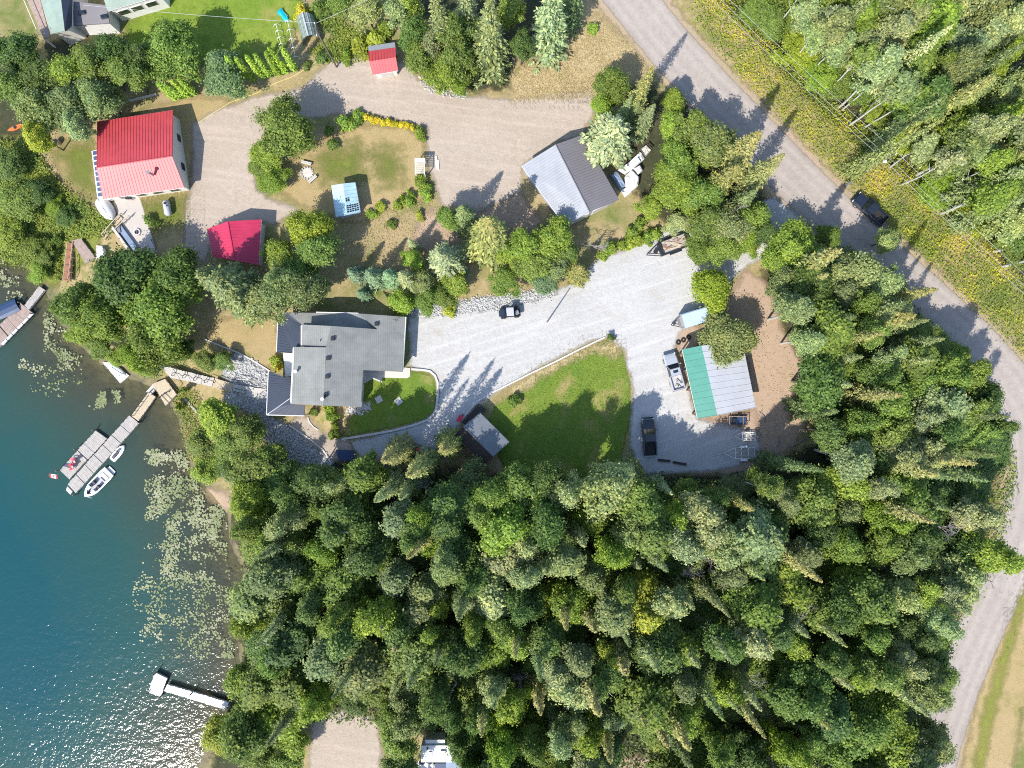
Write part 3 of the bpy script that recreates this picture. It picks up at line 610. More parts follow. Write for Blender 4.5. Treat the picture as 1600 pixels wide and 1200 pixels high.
# --- neighbour's side
for a in [(20, 80, 32, 'deep'), (15, 130, 30, 'mid'), (60, 115, 32, 'deep'), (55, 170, 34, 'grey'), (105, 165, 34, 'grey'), (150, 150, 34, 'grey'), (150, 95, 32, 'mid'), (105, 110, 28, 'bright'), (195, 115, 30, 'mid'), (180, 75, 26, 'deep'), (215, 90, 26, 'deep'), (55, 212, 22, 'lime'), (118, 190, 22, 'sage')]: D(*a, zone=Z_TL, h=9)
D(265, 72, 46, 'mid', 9, 'broad', Z_YARD, 'large mid-green tree on bright lawn near pale house'); D(345, 112, 37, 'blue', 7, 'round', Z_YARD, 'dense rounded blue-green tree beside the cedar hedge'); D(240, 98, 26, 'bright', 6, None, Z_YARD)
for i, (bx, by) in enumerate([(286, 152), (296, 150), (306, 147), (277, 154), (382, 124), (397, 126), (412, 122), (424, 119), (437, 117), (449, 114), (462, 110)]):
    grp = 'short cedar row above the red-roofed house' if i < 4 else 'long cedar row near the tunnel greenhouse'
    plant('column', bx, by, 6.8 if i > 3 else 5.4, 6.2, 'thuja', grp, 'base')
D(447, 195, 46, 'mid', 9, 'broad', Z_YARD, 'wide bushy tree between the two gravel forks'); D(418, 240, 26, 'bright', 4, None, Z_YARD); D(425, 285, 25, 'bright', 3.5, None, Z_YARD); D(405, 262, 16, 'mid', 3, None, Z_YARD)
for a in [(540, 190, 20, 'bright'), (520, 222, 11, 'mid'), (555, 178, 12, 'bright'), (512, 205, 10, 'mid'), (655, 206, 13, 'bright'), (560, 66, 22, 'lime'), (585, 55, 20, 'lime'), (600, 40, 16, 'bright'), (540, 85, 14, 'bright'), (500, 90, 14, 'mid'), (478, 102, 8, 'mid'), (470, 20, 14, 'yellow'), (495, 12, 18, 'mid'),
          (657, 285, 14, 'bright'), (664, 300, 14, 'bright'), (640, 312, 14, 'bright'), (622, 318, 13, 'bright'), (595, 325, 11, 'lime'), (580, 335, 10, 'bright'), (232, 344, 13, 'mid'), (470, 345, 12, 'mid'), (655, 335, 10, 'lime'), (610, 348, 10, 'mid'), (440, 172, 12, 'bright')]: B(*a, zone=Z_YARD)
for i in range(9): B(572 + i * 9, 184 + i * 1.8, 7, 'yellow', 1.0, 'yellow hedge along the gravel drive')
for a in [(430, 392, 28, 'bright', 7), (488, 360, 38, 'lime', 9), (500, 398, 34, 'mid', 9), (430, 445, 42, 'grey', 11), (480, 455, 36, 'grey', 11), (405, 470, 34, 'grey', 10), (465, 420, 30, 'mid', 8)]: D(a[0], a[1], a[2], a[3], a[4], 'broad' if a[2] > 35 else None, Z_MID)
plant('pine', 350, 445, 13, 44, 'spruce', Z_MID, 'crown'); plant('pine', 380, 470, 10, 36, 'spruce', Z_MID, 'crown'); plant('pine', 325, 430, 12, 30, 'spruce', Z_MID, 'crown')
# --- grove at the top
C(757, -12, 20, 42, 'spruce', zone=Z_TOP); C(870, -58, 22, 44, 'sage', zone=Z_TOP); C(682, -30, 19, 34, 'spruce', zone=Z_TOP); C(715, -70, 20, 30, 'spruce', zone=Z_TOP); C(905, -70, 17, 28, 'darkfir', zone=Z_TOP)
for a in [(655, 95, 28, 'mid', 9), (690, 112, 28, 'bright', 9), (715, 90, 30, 'mid', 11), (650, 55, 28, 'deep', 10), (620, 20, 30, 'sage', 10), (570, 12, 30, 'sage', 9), (535, 5, 24, 'mid', 8), (700, 50, 30, 'mid', 12), (735, 60, 26, 'deep', 10), (720, 125, 20, 'bright', 6), (640, 0, 26, 'bright', 10), (800, 20, 26, 'mid', 11), (815, 70, 20, 'deep', 9), (670, 70, 20, 'sage', 10)]: D(a[0], a[1], a[2], a[3], a[4], None, Z_TOP)
B(928, 45, 11, 'bright', zone=Z_TOP)
# --- belt above the long driveway
C(545, 420, 7, 19, 'blue', zone=Z_MID); C(572, 425, 8, 22, 'blue', zone=Z_MID); C(600, 425, 8, 20, 'blue', zone=Z_MID); C(628, 430, 9, 24, 'sage', zone=Z_MID); C(560, 455, 5, 14, 'blue', zone=Z_MID)
C(688, 385, 13, 40, 'sage', zone=Z_MID); C(757, 350, 15, 50, 'gold', zone=Z_MID, label='wide yellow-green spruce nearest the gravel yard corner'); C(718, 322, 10, 28, 'spruce', zone=Z_MID); C(640, 375, 7, 12, 'sage', zone=Z_MID); C(908, 418, 7, 24, 'gold', zone=Z_MID, label='small spruce at gravel edge just above the slim yard pole')
for a in [(648, 405, 18, 'bright', 6), (715, 440, 26, 'bright', 5), (626, 468, 21, 'bright', 5), (668, 468, 22, 'mid', 5.5), (690, 462, 20, 'mid', 5), (785, 435, 27, 'mid', 5), (800, 395, 24, 'bright', 6), (825, 380, 30, 'bright', 9.5), (866, 372, 32, 'bright', 9), (840, 415, 30, 'mid', 7), (868, 415, 24, 'grey', 6), (850, 440, 22, 'blue', 5), (700, 340, 22, 'mid', 7), (815, 410, 20, 'mid', 6), (885, 395, 20, 'mid', 6), (660, 440, 20, 'grey', 6)]: D(a[0], a[1], a[2], a[3], a[4], None, Z_MID)
B(700, 488, 12, 'lime', zone=Z_MID); B(628, 495, 9, 'lime', zone=Z_MID); plant('dead', 930, 385, 5, 22, 'dead', Z_MID, 'crown', 'leafless grey bush at the driveway bend'); plant('dead', 658, 448, 6, 12, 'dead', Z_MID, 'crown')
for i, a in enumerate([(945, 395), (958, 388), (972, 382), (986, 378), (1000, 374), (1012, 369), (1024, 362), (985, 362), (1000, 350)]): B(*a, 13, random.choice(['bright', 'lime', 'bright']), 1.6, 'shrub line behind the utility trailer')
B(954, 526, 7.5, 'deep', 1.2, label='round dark shrub at the lawn tip on driveway'); B(801, 627, 13, 'mid', 1.6, label='leafy shrub on lawn beside the brown shed')
for a in [(516, 640), (518, 652), (522, 665), (518, 679)]: B(*a, 11, 'bright', 1.8, 'upright shrubs below the house')
B(430, 562, 12, 'lime', 1.4, label='yellow-flowered shrub against the white house deck'); B(492, 645, 8, 'mid', zone='upright shrubs below the house'); B(436, 570, 9, 'yellow', 1.2, 'upright shrubs below the house')
# --- clump between grey garage and road
C(1018, 108, 16, 26, 'gold', zone=Z_KNOT); C(985, 148, 11, 18, 'spruce', zone=Z_KNOT); C(1003, 155, 9, 18, 'spruce', zone=Z_KNOT); C(1020, 160, 11, 22, 'spruce', zone=Z_KNOT)
C(1196, 200, 17, 40, 'gold', zone=Z_KNOT); C(1150, 258, 14, 32, 'gold', zone=Z_KNOT); C(1222, 240, 15, 30, 'gold', zone=Z_KNOT); C(1180, 300, 10, 26, 'spruce', zone=Z_KNOT)
plant('pine', 953, 208, 12, 46, 'silver', Z_KNOT, 'crown', 'large silvery fir overhanging the grey garage roof')
for a in [(955, 128, 28, 'mid', 8), (940, 165, 22, 'bright', 6), (1052, 160, 20, 'bright', 7), (1050, 190, 22, 'bright', 7), (1080, 190, 34, 'mid', 10), (1112, 225, 40, 'grey', 11), (1056, 240, 28, 'bright', 8), (1047, 280, 28, 'bright', 8), (1062, 262, 30, 'mid', 9), (1065, 300, 34, 'bright', 8), (1022, 325, 22, 'bright', 6), (1100, 300, 32, 'mid', 9), (1110, 345, 34, 'mid', 8), (1145, 350, 32, 'grey', 9), (1175, 340, 30, 'mid', 9), (1092, 385, 24, 'mid', 5), (1135, 385, 28, 'mid', 7), (1165, 375, 24, 'bright', 7), (1060, 345, 20, 'sage', 5), (1090, 240, 26, 'mid', 9), (1195, 365, 22, 'deep', 8)]: D(a[0], a[1], a[2], a[3], a[4], None, Z_KNOT)
plant('dead', 1148, 330, 8, 20, 'dead', Z_KNOT, 'crown')
D(1108, 452, 34, 'lime', 6.5, 'broad', Z_EAST, 'yellow-green maple overhanging the enclosed trailer'); plant('broad', 1142, 528, 7, 42, 'grey', Z_EAST, 'crown', 'dull grey-green willow overhanging the white shed roof')
# --- east wood
for a in [(1240, 385, 38, 'bright', 9), (1212, 405, 26, 'bright', 8), (1275, 402, 26, 'mid', 9), (1345, 425, 42, 'silver', 12), (1392, 440, 34, 'sage', 12), (1318, 455, 30, 'grey', 11), (1282, 478, 26, 'bright', 9), (1230, 440, 28, 'grey', 9), (1385, 375, 20, 'sage', 6), (1290, 556, 28, 'bright', 9), (1330, 683, 24, 'lime', 9), (1365, 680, 20, 'lime', 10), (1480, 590, 30, 'mid', 13), (1540, 620, 28, 'deep', 13), (1300, 370, 20, 'mid', 6)]: D(a[0], a[1], a[2], a[3], a[4], None, Z_EAST)
for a in [(1470, 448, 16, 26, 'gold'), (1392, 522, 17, 24, 'gold'), (1296, 432, 13, 22, 'gold'), (1416, 618, 18, 28, 'gold'), (1445, 505, 14, 22, 'spruce'), (1482, 535, 16, 24, 'spruce'), (1460, 560, 15, 22, 'spruce'), (1350, 560, 14, 24, 'spruce'), (1330, 600, 14, 26, 'spruce'), (1585, 655, 16, 22, 'darkfir')]: C(*a, zone=Z_EAST)
# --- forest across the road
for a in [(1552, 120, 20, 34, 'gold'), (1480, 40, 20, 30, 'sage'), (1378, -30, 20, 30, 'spruce'), (1612, 175, 20, 30, 'spruce'), (1640, 240, 20, 32, 'spruce'), (1600, 60, 18, 30, 'darkfir')]: C(*a, zone=Z_NE)
for a in [(1335, 20, 34, 'bright', 14), (1460, 50, 36, 'bright', 15), (1410, 110, 40, 'mid', 14), (1300, 60, 30, 'silver', 14), (1385, 55, 30, 'silver', 15), (1570, 40, 36, 'silver', 15), (1560, 90, 34, 'bright', 14), (1260, 20, 30, 'sage', 12)]: D(a[0], a[1], a[2], a[3], a[4], 'tall', Z_NE)
for i, (x, y) in enumerate([(1228, 104), (1240, 98), (1246, 112), (1260, 122), (1286, 147), (1303, 143), (1316, 172), (1328, 195), (1342, 178), (1350, 200), (1390, 262), (1405, 290), (1370, 215), (1452, 275), (1490, 330), (1520, 360)]): plant('aspen', x, y, 12.5 + (i * 7 % 5), 24, ['sage', 'silver', 'grey', 'sage', 'mid'][i % 5], Z_NE, 'base')
# --- lower forest, the trees that stand out
for a in [(650, 850, 34, 'mid', 17), (700, 880, 34, 'grey', 17), (620, 822, 32, 'sage', 16), (560, 745, 32, 'mid', 14), (528, 752, 30, 'grey', 14), (745, 800, 30, 'mid', 14), (700, 815, 30, 'deep', 15)]: D(a[0], a[1], a[2], a[3], a[4], 'tall', Z_S)
for a in [(935, 768, 44, 'silver', 17), (885, 770, 30, 'silver', 16), (985, 830, 28, 'sage', 15), (960, 752, 28, 'silver', 15), (1105, 820, 42, 'silver', 17), (1068, 850, 34, 'silver', 17), (1140, 860, 34, 'silver', 17), (785, 865, 42, 'silver', 14), (820, 845, 34, 'silver', 14), (775, 930, 40, 'silver', 13), (730, 940, 26, 'sage', 13), (895, 1080, 42, 'silver', 15), (870, 1050, 26, 'silver', 14), (960, 1120, 26, 'sage', 12), (1400, 930, 38, 'silver', 14), (1490, 900, 40, 'sage', 14),
          (1035, 797, 17, 'lime', 8), (920, 812, 28, 'bright', 10), (1010, 950, 42, 'lime', 14), (690, 945, 26, 'lime', 12), (675, 850, 22, 'bright', 11), (950, 1020, 28, 'lime', 13), (1240, 1010, 26, 'bright', 14), (1370, 1100, 40, 'bright', 14), (1400, 1150, 46, 'bright', 15), (440, 1115, 52, 'bright', 10), (368, 1070, 30, 'bright', 7), (335, 1150, 30, 'lime', 6), (380, 1110, 26, 'bright', 7), (600, 880, 24, 'lime', 11), (1320, 800, 26, 'grey', 13), (460, 970, 30, 'mid', 11), (1060, 1000, 30, 'bright', 14)]: D(a[0], a[1], a[2], a[3], a[4], 'broad' if a[2] > 48 else None, Z_S)
for a in [(597, 722, 18, 32, 'gold'), (640, 748, 19, 30, 'gold'), (690, 704, 14, 30, 'gold'), (660, 868, 20, 26, 'gold'), (1285, 895, 20, 30, 'gold'), (1468, 818, 20, 30, 'gold'), (1012, 1138, 18, 20, 'gold'), (745, 1155, 18, 24, 'gold'), (1325, 1000, 18, 24, 'spruce'), (620, 780, 16, 24, 'spruce'), (1200, 1120, 18, 28, 'spruce'), (1300, 1140, 18, 26, 'gold'), (805, 1030, 17, 20, 'gold'), (1050, 770, 11, 16, 'sage'), (1090, 950, 16, 24, 'spruce'), (1180, 800, 15, 24, 'gold')]: C(*a, zone=Z_S)
for a in [(665, 762, 9, 18), (1075, 895, 12, 20), (1172, 1062, 13, 24), (1482, 828, 13, 28), (715, 1060, 12, 28), (1250, 955, 13, 24), (1540, 905, 10, 20), (812, 1065, 12, 20), (1110, 880, 12, 16)]: plant('dead', a[0], a[1], a[2], a[3], 'dead', Z_S, 'crown')

def inside(poly, x, y): return float(sdist(poly, np.array([x], float), np.array([y], float))[0]) > 0
CLEAR = [(650, 1150, 700, 1200), (1000, 650, 1035, 725), (1090, 665, 1190, 722), (488, 1135, 590, 1200), (985, 1170, 1005, 1200)]   # open spots the canopy does not cover
def fill(zone, poly, gap, mix, hr, seed):
    g = random.Random(seed); P = np.array(poly, float); lo, hi = P.min(0), P.max(0)
    pts = [(t['px'], t['py'], t['r'] / S) for t in TREES if t['kind'] != 'bush']; n = 0
    gn = np.random.default_rng(seed); cx_ = gn.uniform(lo[0], hi[0], 9000); cy_ = gn.uniform(lo[1], hi[1], 9000); ok = sdist(P, cx_, cy_) > 0
    for x, y in zip(cx_[ok].tolist(), cy_[ok].tolist()):
        pk = g.choices([m_[0] for m_ in mix], [m_[1] for m_ in mix])[0]
        kind, pal = pk; con = kind in ('spruce', 'slim'); r = g.triangular(19, 48, 30) if not con else g.uniform(20, 31)
        if any((x - a) ** 2 + (y - b_) ** 2 < (gap * 0.5 + min(q, 40) * 0.45) ** 2 for a, b_, q in pts): continue
        if any(a_ - r * .95 < x < c_ + r * .95 and b1 - r * .95 < y < d1 + r * .95 for a_, b1, c_, d1 in CLEAR): continue
        h = g.uniform(*hr)
        if con: h *= 1.18
        plant(kind, x, y, h, r, pal, zone, 'tip' if con else 'crown'); pts.append((x, y, r)); n += 1
MIXS = [(('round', 'mid'), 4), (('round', 'deep'), 3), (('tall', 'mid'), 4), (('tall', 'grey'), 3), (('tall', 'silver'), 1.2), (('tall', 'sage'), 1.6), (('round', 'bright'), 2.2), (('tall', 'bright'), 1.5), (('spruce', 'spruce'), 3.0), (('slim', 'gold'), 1.6), (('spruce', 'darkfir'), 2.6), (('spruce', 'gold'), 1.0), (('tall', 'deep'), 2)]
for a in [(624, 1165, 30, 'mid', 10), (622, 1200, 28, 'deep', 10), (725, 1168, 30, 'deep', 11), (752, 1190, 26, 'mid', 10), (462, 1170, 26, 'bright', 6), (440, 1195, 28, 'mid', 7), (405, 1190, 26, 'mid', 7), (640, 1135, 26, 'grey', 11)]: D(a[0], a[1], a[2], a[3], a[4], None, Z_S)
fill(Z_S, [(365, 770), (420, 715), (500, 735), (560, 725), (600, 760), (640, 775), (720, 770), (800, 760), (870, 745), (990, 745), (1040, 770), (1150, 770), (1240, 760), (1290, 740), (1400, 760), (1520, 770), (1560, 840), (1545, 900), (1500, 930), (1480, 1000), (1470, 1060),
    (1450, 1120), (1480, 1250), (1060, 1250), (1020, 1170), (975, 1165), (960, 1250), (820, 1250), (790, 1700), (690, 1130), (640, 1180), (630, 1250), (605, 1250), (600, 1110), (530, 1095), (480, 1110), (430, 1160), (380, 1180), (350, 1120), (390, 1060), (372, 980), (390, 910), (380, 860), (360, 810)], 42, MIXS, (12, 17.5), 11)
MIXE = [(('tall', 'mid'), 3), (('tall', 'grey'), 3), (('round', 'deep'), 2), (('tall', 'sage'), 2), (('slim', 'gold'), 2), (('slim', 'spruce'), 2), (('round', 'mid'), 2), (('tall', 'bright'), 1.3), (('spruce', 'darkfir'), 2)]
fill(Z_EAST, [(1210, 385), (1280, 375), (1350, 400), (1400, 440), (1440, 480), (1480, 520), (1530, 580), (1570, 620), (1575, 690), (1560, 760), (1400, 750), (1330, 735), (1300, 690), (1290, 650), (1270, 560), (1230, 500), (1205, 440)], 40, MIXE, (11, 15), 12)
MIXN = [(('tall', 'silver'), 2.5), (('tall', 'sage'), 2.5), (('tall', 'bright'), 1.6), (('tall', 'mid'), 3), (('tall', 'deep'), 1.5), (('slim', 'spruce'), .8), (('spruce', 'spruce'), 1.3), (('spruce', 'gold'), .7), (('tall', 'grey'), 1.5), (('round', 'bright'), 1.5), (('round', 'mid'), 1)]
fill(Z_NE, [(1215, -60), (1262, 10), (1318, 60), (1368, 110), (1420, 160), (1480, 220), (1540, 300), (1610, 390), (1660, 420), (1660, -60)], 40, MIXN, (12, 18), 13)
fill(Z_NE, [(1130, -60), (1180, 10), (1240, 80), (1300, 140), (1400, 200), (1480, 290), (1560, 370), (1640, 430), (1640, 330), (1560, 200), (1300, -60)], 26, [(('round', 'mid'), 2), (('round', 'bright'), 2), (('round', 'lime'), .7), (('round', 'grey'), 1)], (3.5, 6), 14)
fill(Z_S, [(375, 800), (430, 735), (560, 735), (700, 765), (860, 752), (1000, 755), (1180, 762), (1400, 745), (1530, 760), (1530, 880), (1470, 1000), (1440, 1700), (1440, 1230), (820, 1230), (790, 1140), (620, 1120), (500, 1105), (400, 1170), (395, 1060), (400, 900)], 24, [(('round', 'mid'), 3), (('round', 'deep'), 3), (('round', 'bright'), 1.2), (('round', 'grey'), 1)], (4.5, 8), 15)
fill(Z_EAST, [(1230, 420), (1300, 395), (1400, 450), (1500, 560), (1555, 650), (1540, 745), (1320, 745), (1290, 640)], 24, [(('round', 'mid'), 3), (('round', 'deep'), 3), (('round', 'bright'), 1)], (4, 7), 16)

# --- put the plants in the scene
ORD = ['first', 'second', 'third', 'fourth', 'fifth', 'sixth', 'seventh', 'eighth', 'ninth', 'tenth', 'eleventh', 'twelfth']
def ordw(i):
    if i < 12: return ORD[i]
    n_ = i + 1; return '%d%s' % (n_, 'th' if 10 <= n_ % 100 <= 20 else {1: 'st', 2: 'nd', 3: 'rd'}.get(n_ % 10, 'th'))
rows = {}
for t in TREES:
    z = t['zone'] or ''
    t['row'] = int((t['py'] - {Z_S: 690, Z_EAST: 350, Z_NE: -110}.get(z, 0)) // 70) if z in (Z_S, Z_EAST, Z_NE) else 0
    if not t['label']: rows.setdefault((z, t['row'], PAL[t['pal']][2], KINDWORD[t['kind']]), []).append(t)
for (z, row, tone, kw), ts in rows.items():
    ts.sort(key=lambda t: t['px'])
    for i, t in enumerate(ts):
        if z in (Z_S, Z_EAST, Z_NE): t['label'] = f"{tone} {kw}, {ordw(i)} from left, {ordw(row)} row, {z}"
        elif len(ts) == 1: t['label'] = f"the only {tone} {kw} of the {z}"
        else: t['label'] = f"{tone} {kw}, {ordw(i)} from left, {z}"
rt = random.Random(5)
for t in TREES:
    var = rt.choice(LIB[t['kind']]); me, h0, r0 = var
    c, a, _w = PAL[t['pal']]; j = rt.uniform(0.85, 1.18) * 1.82; c = (c[0] * j * rt.uniform(.92, 1.1), c[1] * j, c[2] * j * rt.uniform(.8, 1.1))
    sc = (t['r'] / r0, t['r'] / r0, t['h'] / h0); rz = rt.uniform(0, 6.28)
    name = KINDNAME[t['kind']]
    if t['kind'] == 'round': name = {'mid': 'alder_tree', 'deep': 'alder_tree', 'bright': 'birch_tree', 'lime': 'birch_tree', 'grey': 'willow_tree', 'sage': 'willow_tree', 'silver': 'willow_tree', 'blue': 'willow_tree'}.get(t['pal'], name)
    cat = 'shrub' if t['kind'] == 'bush' else 'tree'; grp = (t['zone'] or 'single shrubs')
    if t['kind'] in ('bush', 'dead'):
        o = link(bpy.data.objects.new(name, me)); o.location = (t['x'], t['y'], t['z']); o.rotation_euler = (0, 0, rz); o.scale = sc
        o.color = (*c, a); tag(o, t['label'], cat, grp); continue
    root = thing(name, t['label'], cat, (t['x'], t['y'], t['z']), rz, grp); root.scale = sc
    root.rotation_euler = (rt.gauss(0, .025), rt.gauss(0, .025), rz)
    cr = link(bpy.data.objects.new('crown', me), root); cr.color = (*c, a)
    link(bpy.data.objects.new('trunk', TRUNKS[t['kind']]), root)

# --- ground cover nobody could count
def scatter(name, label, px, mat, count, size, hgt, up=0.5, aspect=1.0, seed=0, holes=(), clump=0.0):
    g = np.random.default_rng(seed); poly = poly_world(px); lo, hi = poly.min(0), poly.max(0)
    n_ = int(count * 2.4); Xc = g.uniform(lo[0], hi[0], n_); Yc = g.uniform(lo[1], hi[1], n_)
    keep = sdist(poly, Xc, Yc) > g.normal(0, 0.5, n_)
    for h_ in holes: keep &= sdist(poly_world(h_), Xc, Yc) < g.normal(0, 0.25, n_)
    Xc, Yc = Xc[keep][:count], Yc[keep][:count]; n_ = len(Xc)
    if clump:
        f = np.sin(Xc * 0.7 + np.sin(Yc * 0.9) * 2) * np.cos(Yc * 0.8 + np.sin(Xc * 0.5)) ; k_ = f + g.normal(0, .5, n_) > -1 + clump; Xc, Yc = Xc[k_], Yc[k_]; n_ = len(Xc)
    Zc = height(Xc, Yc) + 0.05 + g.random(n_) * hgt
    N = g.normal(size=(n_, 3)) * (1 - up) + np.array([0, 0, up * 1.4])
    V, F = quads_from(np.stack([Xc, Yc, Zc], -1), N, g.uniform(.5, 1.4, n_) * size, aspect, g)
    me = np_mesh(name, V, F); me.materials.append(MATS[mat]); o = link(bpy.data.objects.new(name, me)); tag(o, label, 'weeds', kind='stuff'); return o
rs = [(1062, -60), (1090, 40), (1150, 110), (1215, 178), (1290, 255), (1330, 290), (1400, 362), (1460, 420), (1520, 480), (1600, 560), (1700, 640), (1760, 560), (1600, 440), (1500, 330), (1400, 240), (1280, 140), (1180, 40), (1130, -60)]
scatter('roadside_weeds', 'tall yellow flowering weeds along the far road edge', rs, 'roadside_weeds', 80000, 0.125, 0.75, 0.6, seed=1)
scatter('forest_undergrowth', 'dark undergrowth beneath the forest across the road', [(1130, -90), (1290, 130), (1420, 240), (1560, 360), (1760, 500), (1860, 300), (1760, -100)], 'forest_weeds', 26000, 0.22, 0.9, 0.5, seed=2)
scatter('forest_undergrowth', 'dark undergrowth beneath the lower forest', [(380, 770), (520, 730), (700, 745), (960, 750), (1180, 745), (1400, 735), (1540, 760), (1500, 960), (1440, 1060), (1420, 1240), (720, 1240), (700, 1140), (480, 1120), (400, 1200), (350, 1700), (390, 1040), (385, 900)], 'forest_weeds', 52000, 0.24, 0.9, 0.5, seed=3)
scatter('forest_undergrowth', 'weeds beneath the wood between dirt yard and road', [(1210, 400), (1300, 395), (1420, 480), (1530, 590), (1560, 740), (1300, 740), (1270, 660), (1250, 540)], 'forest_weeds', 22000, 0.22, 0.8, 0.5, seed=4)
scatter('bank_weeds', 'green weeds covering the lake bank near the boardwalk', [(-20, 220), (50, 225), (90, 290), (140, 325), (180, 350), (150, 400), (95, 440), (50, 415), (-20, 395)], 'green_weeds', 34000, 0.15, 0.7, 0.6, seed=5, holes=[[(95, 375), (170, 370), (170, 415), (95, 445)]])
scatter('dry_grass', 'dry grass beside the paved road above the garage', [(800, 115), (880, 70), (930, 20), (985, 70), (1020, 120), (940, 150), (800, 158)], 'dry_tufts', 7000, 0.14, 0.15, 0.85, 0.5, seed=6)
scatter('dry_grass', 'dry grass and weeds along the roadside below', [(1500, 800), (1560, 760), (1575, 700), (1590, 740), (1560, 850), (1480, 1000), (1450, 1080), (1440, 1040), (1470, 930)], 'green_weeds', 7000, 0.16, 0.35, 0.5, seed=7)
scatter('dry_grass', 'dry tufts scattered over the bare dirt yard', [(1180, 440), (1225, 520), (1260, 580), (1290, 640), (1235, 720), (1180, 740), (1185, 640), (1170, 550), (1160, 500)], 'dry_tufts', 900, 0.14, 0.1, 0.85, 0.6, seed=8, clump=0.7)
scatter('dry_grass', 'sparse grass around the lower lawn rim', [(770, 640), (832, 584), (930, 533), (960, 530), (985, 600), (990, 700), (960, 745), (880, 760), (790, 740)], 'green_weeds', 9000, 0.09, 0.12, 0.6, 0.6, seed=9)
scatter('dry_grass', 'dry grass of the yard between sheds', [(640, 300), (700, 330), (812, 310), (850, 360), (780, 400), (690, 420), (540, 400), (560, 350)], 'dry_tufts', 4000, 0.13, 0.12, 0.85, 0.6, seed=10, clump=0.4)
scatter('bank_weeds', 'weeds on the shore slope beside the landing', [(262, 606), (305, 612), (335, 660), (322, 735), (298, 715), (284, 655)], 'green_weeds', 3500, 0.13, 0.3, 0.5, seed=11, clump=0.5)
scatter('bank_weeds', 'weeds between the cedar row and the tunnel greenhouse', [(470, 10), (520, 30), (575, 60), (570, 90), (510, 100), (490, 80), (530, 60)], 'green_weeds', 5000, 0.15, 0.4, 0.5, seed=12)

# loose pale rocks
def rocks(name, label, px, count, size, seed):
    g = np.random.default_rng(seed); poly = poly_world(px); lo, hi = poly.min(0), poly.max(0); n_ = count * 3
    Xc = g.uniform(lo[0], hi[0], n_); Yc = g.uniform(lo[1], hi[1], n_); k_ = sdist(poly, Xc, Yc) > g.normal(0, .3, n_); Xc, Yc = Xc[k_][:count], Yc[k_][:count]; n_ = len(Xc); Zc = height(Xc, Yc) + .05
    ico = bmesh.new(); bmesh.ops.create_icosphere(ico, subdivisions=1, radius=1.0); bv = np.array([v.co[:] for v in ico.verts]); bf = np.array([[v.index for v in f.verts] for f in ico.faces]); ico.free()
    V = bv[None] * g.uniform(.7, 1.25, (n_, len(bv), 1)) * (g.uniform(.4, 1.5, (n_, 1, 1)) * size) * np.array([1, 1, .65]) + np.stack([Xc, Yc, Zc], -1)[:, None]
    F = bf[None] + (np.arange(n_) * len(bv))[:, None, None]
    me = np_mesh(name, V.reshape(-1, 3), F.reshape(-1, 3)); me.materials.append(MATS['rock']); tag(link(bpy.data.objects.new(name, me)), label, 'rocks', kind='stuff')
rocks('loose_rocks', 'white rocks lining the upper edge of the driveway', [(640, 482), (700, 474), (780, 462), (868, 450), (870, 460), (790, 480), (700, 491), (645, 496)], 1900, 0.13, 1)
rocks('loose_rocks', 'pale rocks on the slope between house and lake stairs', [(352, 562), (372, 552), (420, 580), (420, 650), (385, 640), (350, 625), (360, 600)], 900, 0.15, 2)
rocks('loose_rocks', 'shaded rocks below the slate porch roof', [(400, 645), (450, 665), (490, 700), (522, 722), (505, 740), (430, 735), (420, 690)], 1200, 0.15, 3)
rocks('loose_rocks', 'pale stones edging the drive beside the top grove', [(655, 120), (668, 135), (690, 148), (730, 155), (728, 147), (695, 141), (672, 126)], 260, 0.14, 4)
rocks('loose_rocks', 'pale stones at the lawn corner of the main house', [(540, 634), (580, 628), (580, 640), (560, 648), (542, 646)], 260, 0.14, 5)

# lily pads
g = np.random.default_rng(3)
def in_px(poly, n_):
    P = np.array([W(x, y, LAKE_Z)[:2] for x, y in poly]); lo, hi = P.min(0), P.max(0); X_ = g.uniform(lo[0], hi[0], n_ * 6); Y_ = g.uniform(lo[1], hi[1], n_ * 6)
    d_ = sdist(P, X_, Y_); f = [mnoise.noise((x * .42, y * .42, 3.1)) for x, y in zip(X_, Y_)]
    k_ = (d_ + np.array(f) * 3.0 > g.normal(0.2, .8, len(X_))) & (d_ > -1.6) & (np.array(f) > -0.08 + g.normal(0, .2, len(X_))) & (sdist(SHORE, X_, Y_) > .3); return X_[k_][:n_], Y_[k_][:n_]
beds = [([(226, 702), (240, 702), (248, 755), (232, 760)], 140), ([(255, 708), (290, 702), (303, 745), (312, 790), (350, 800), (352, 850), (300, 830), (240, 805), (225, 785), (248, 745)], 1700), ([(262, 838), (352, 815), (355, 880), (345, 905), (300, 905), (250, 900)], 650), ([(235, 860), (262, 845), (290, 880), (330, 890), (372, 920), (360, 970), (330, 1000), (312, 1030), (280, 1030), (225, 985), (208, 930)], 1300), ([(345, 1005), (365, 1000), (362, 1028), (342, 1022)], 120),
        ([(0, 405), (28, 425), (30, 448), (5, 450), (-20, 430)], 130), ([(70, 485), (95, 488), (112, 525), (105, 560), (75, 550), (68, 510)], 230), ([(40, 560), (70, 560), (65, 590), (30, 580)], 60), ([(98, 540), (125, 560), (130, 600), (110, 600), (90, 575)], 130), ([(138, 612), (165, 612), (166, 632), (150, 640), (138, 628)], 170), ([(175, 612), (187, 610), (188, 630), (176, 630)], 60), ([(15, 455), (35, 455), (30, 470), (10, 470)], 30), ([(35, 560), (110, 580), (90, 620), (50, 605)], 80)]
XX, YY = map(np.concatenate, zip(*[in_px(p, c) for p, c in beds])); n_ = len(XX)
ang = np.linspace(0.25, 6.03, 8); rr = g.uniform(.06, .17, n_)
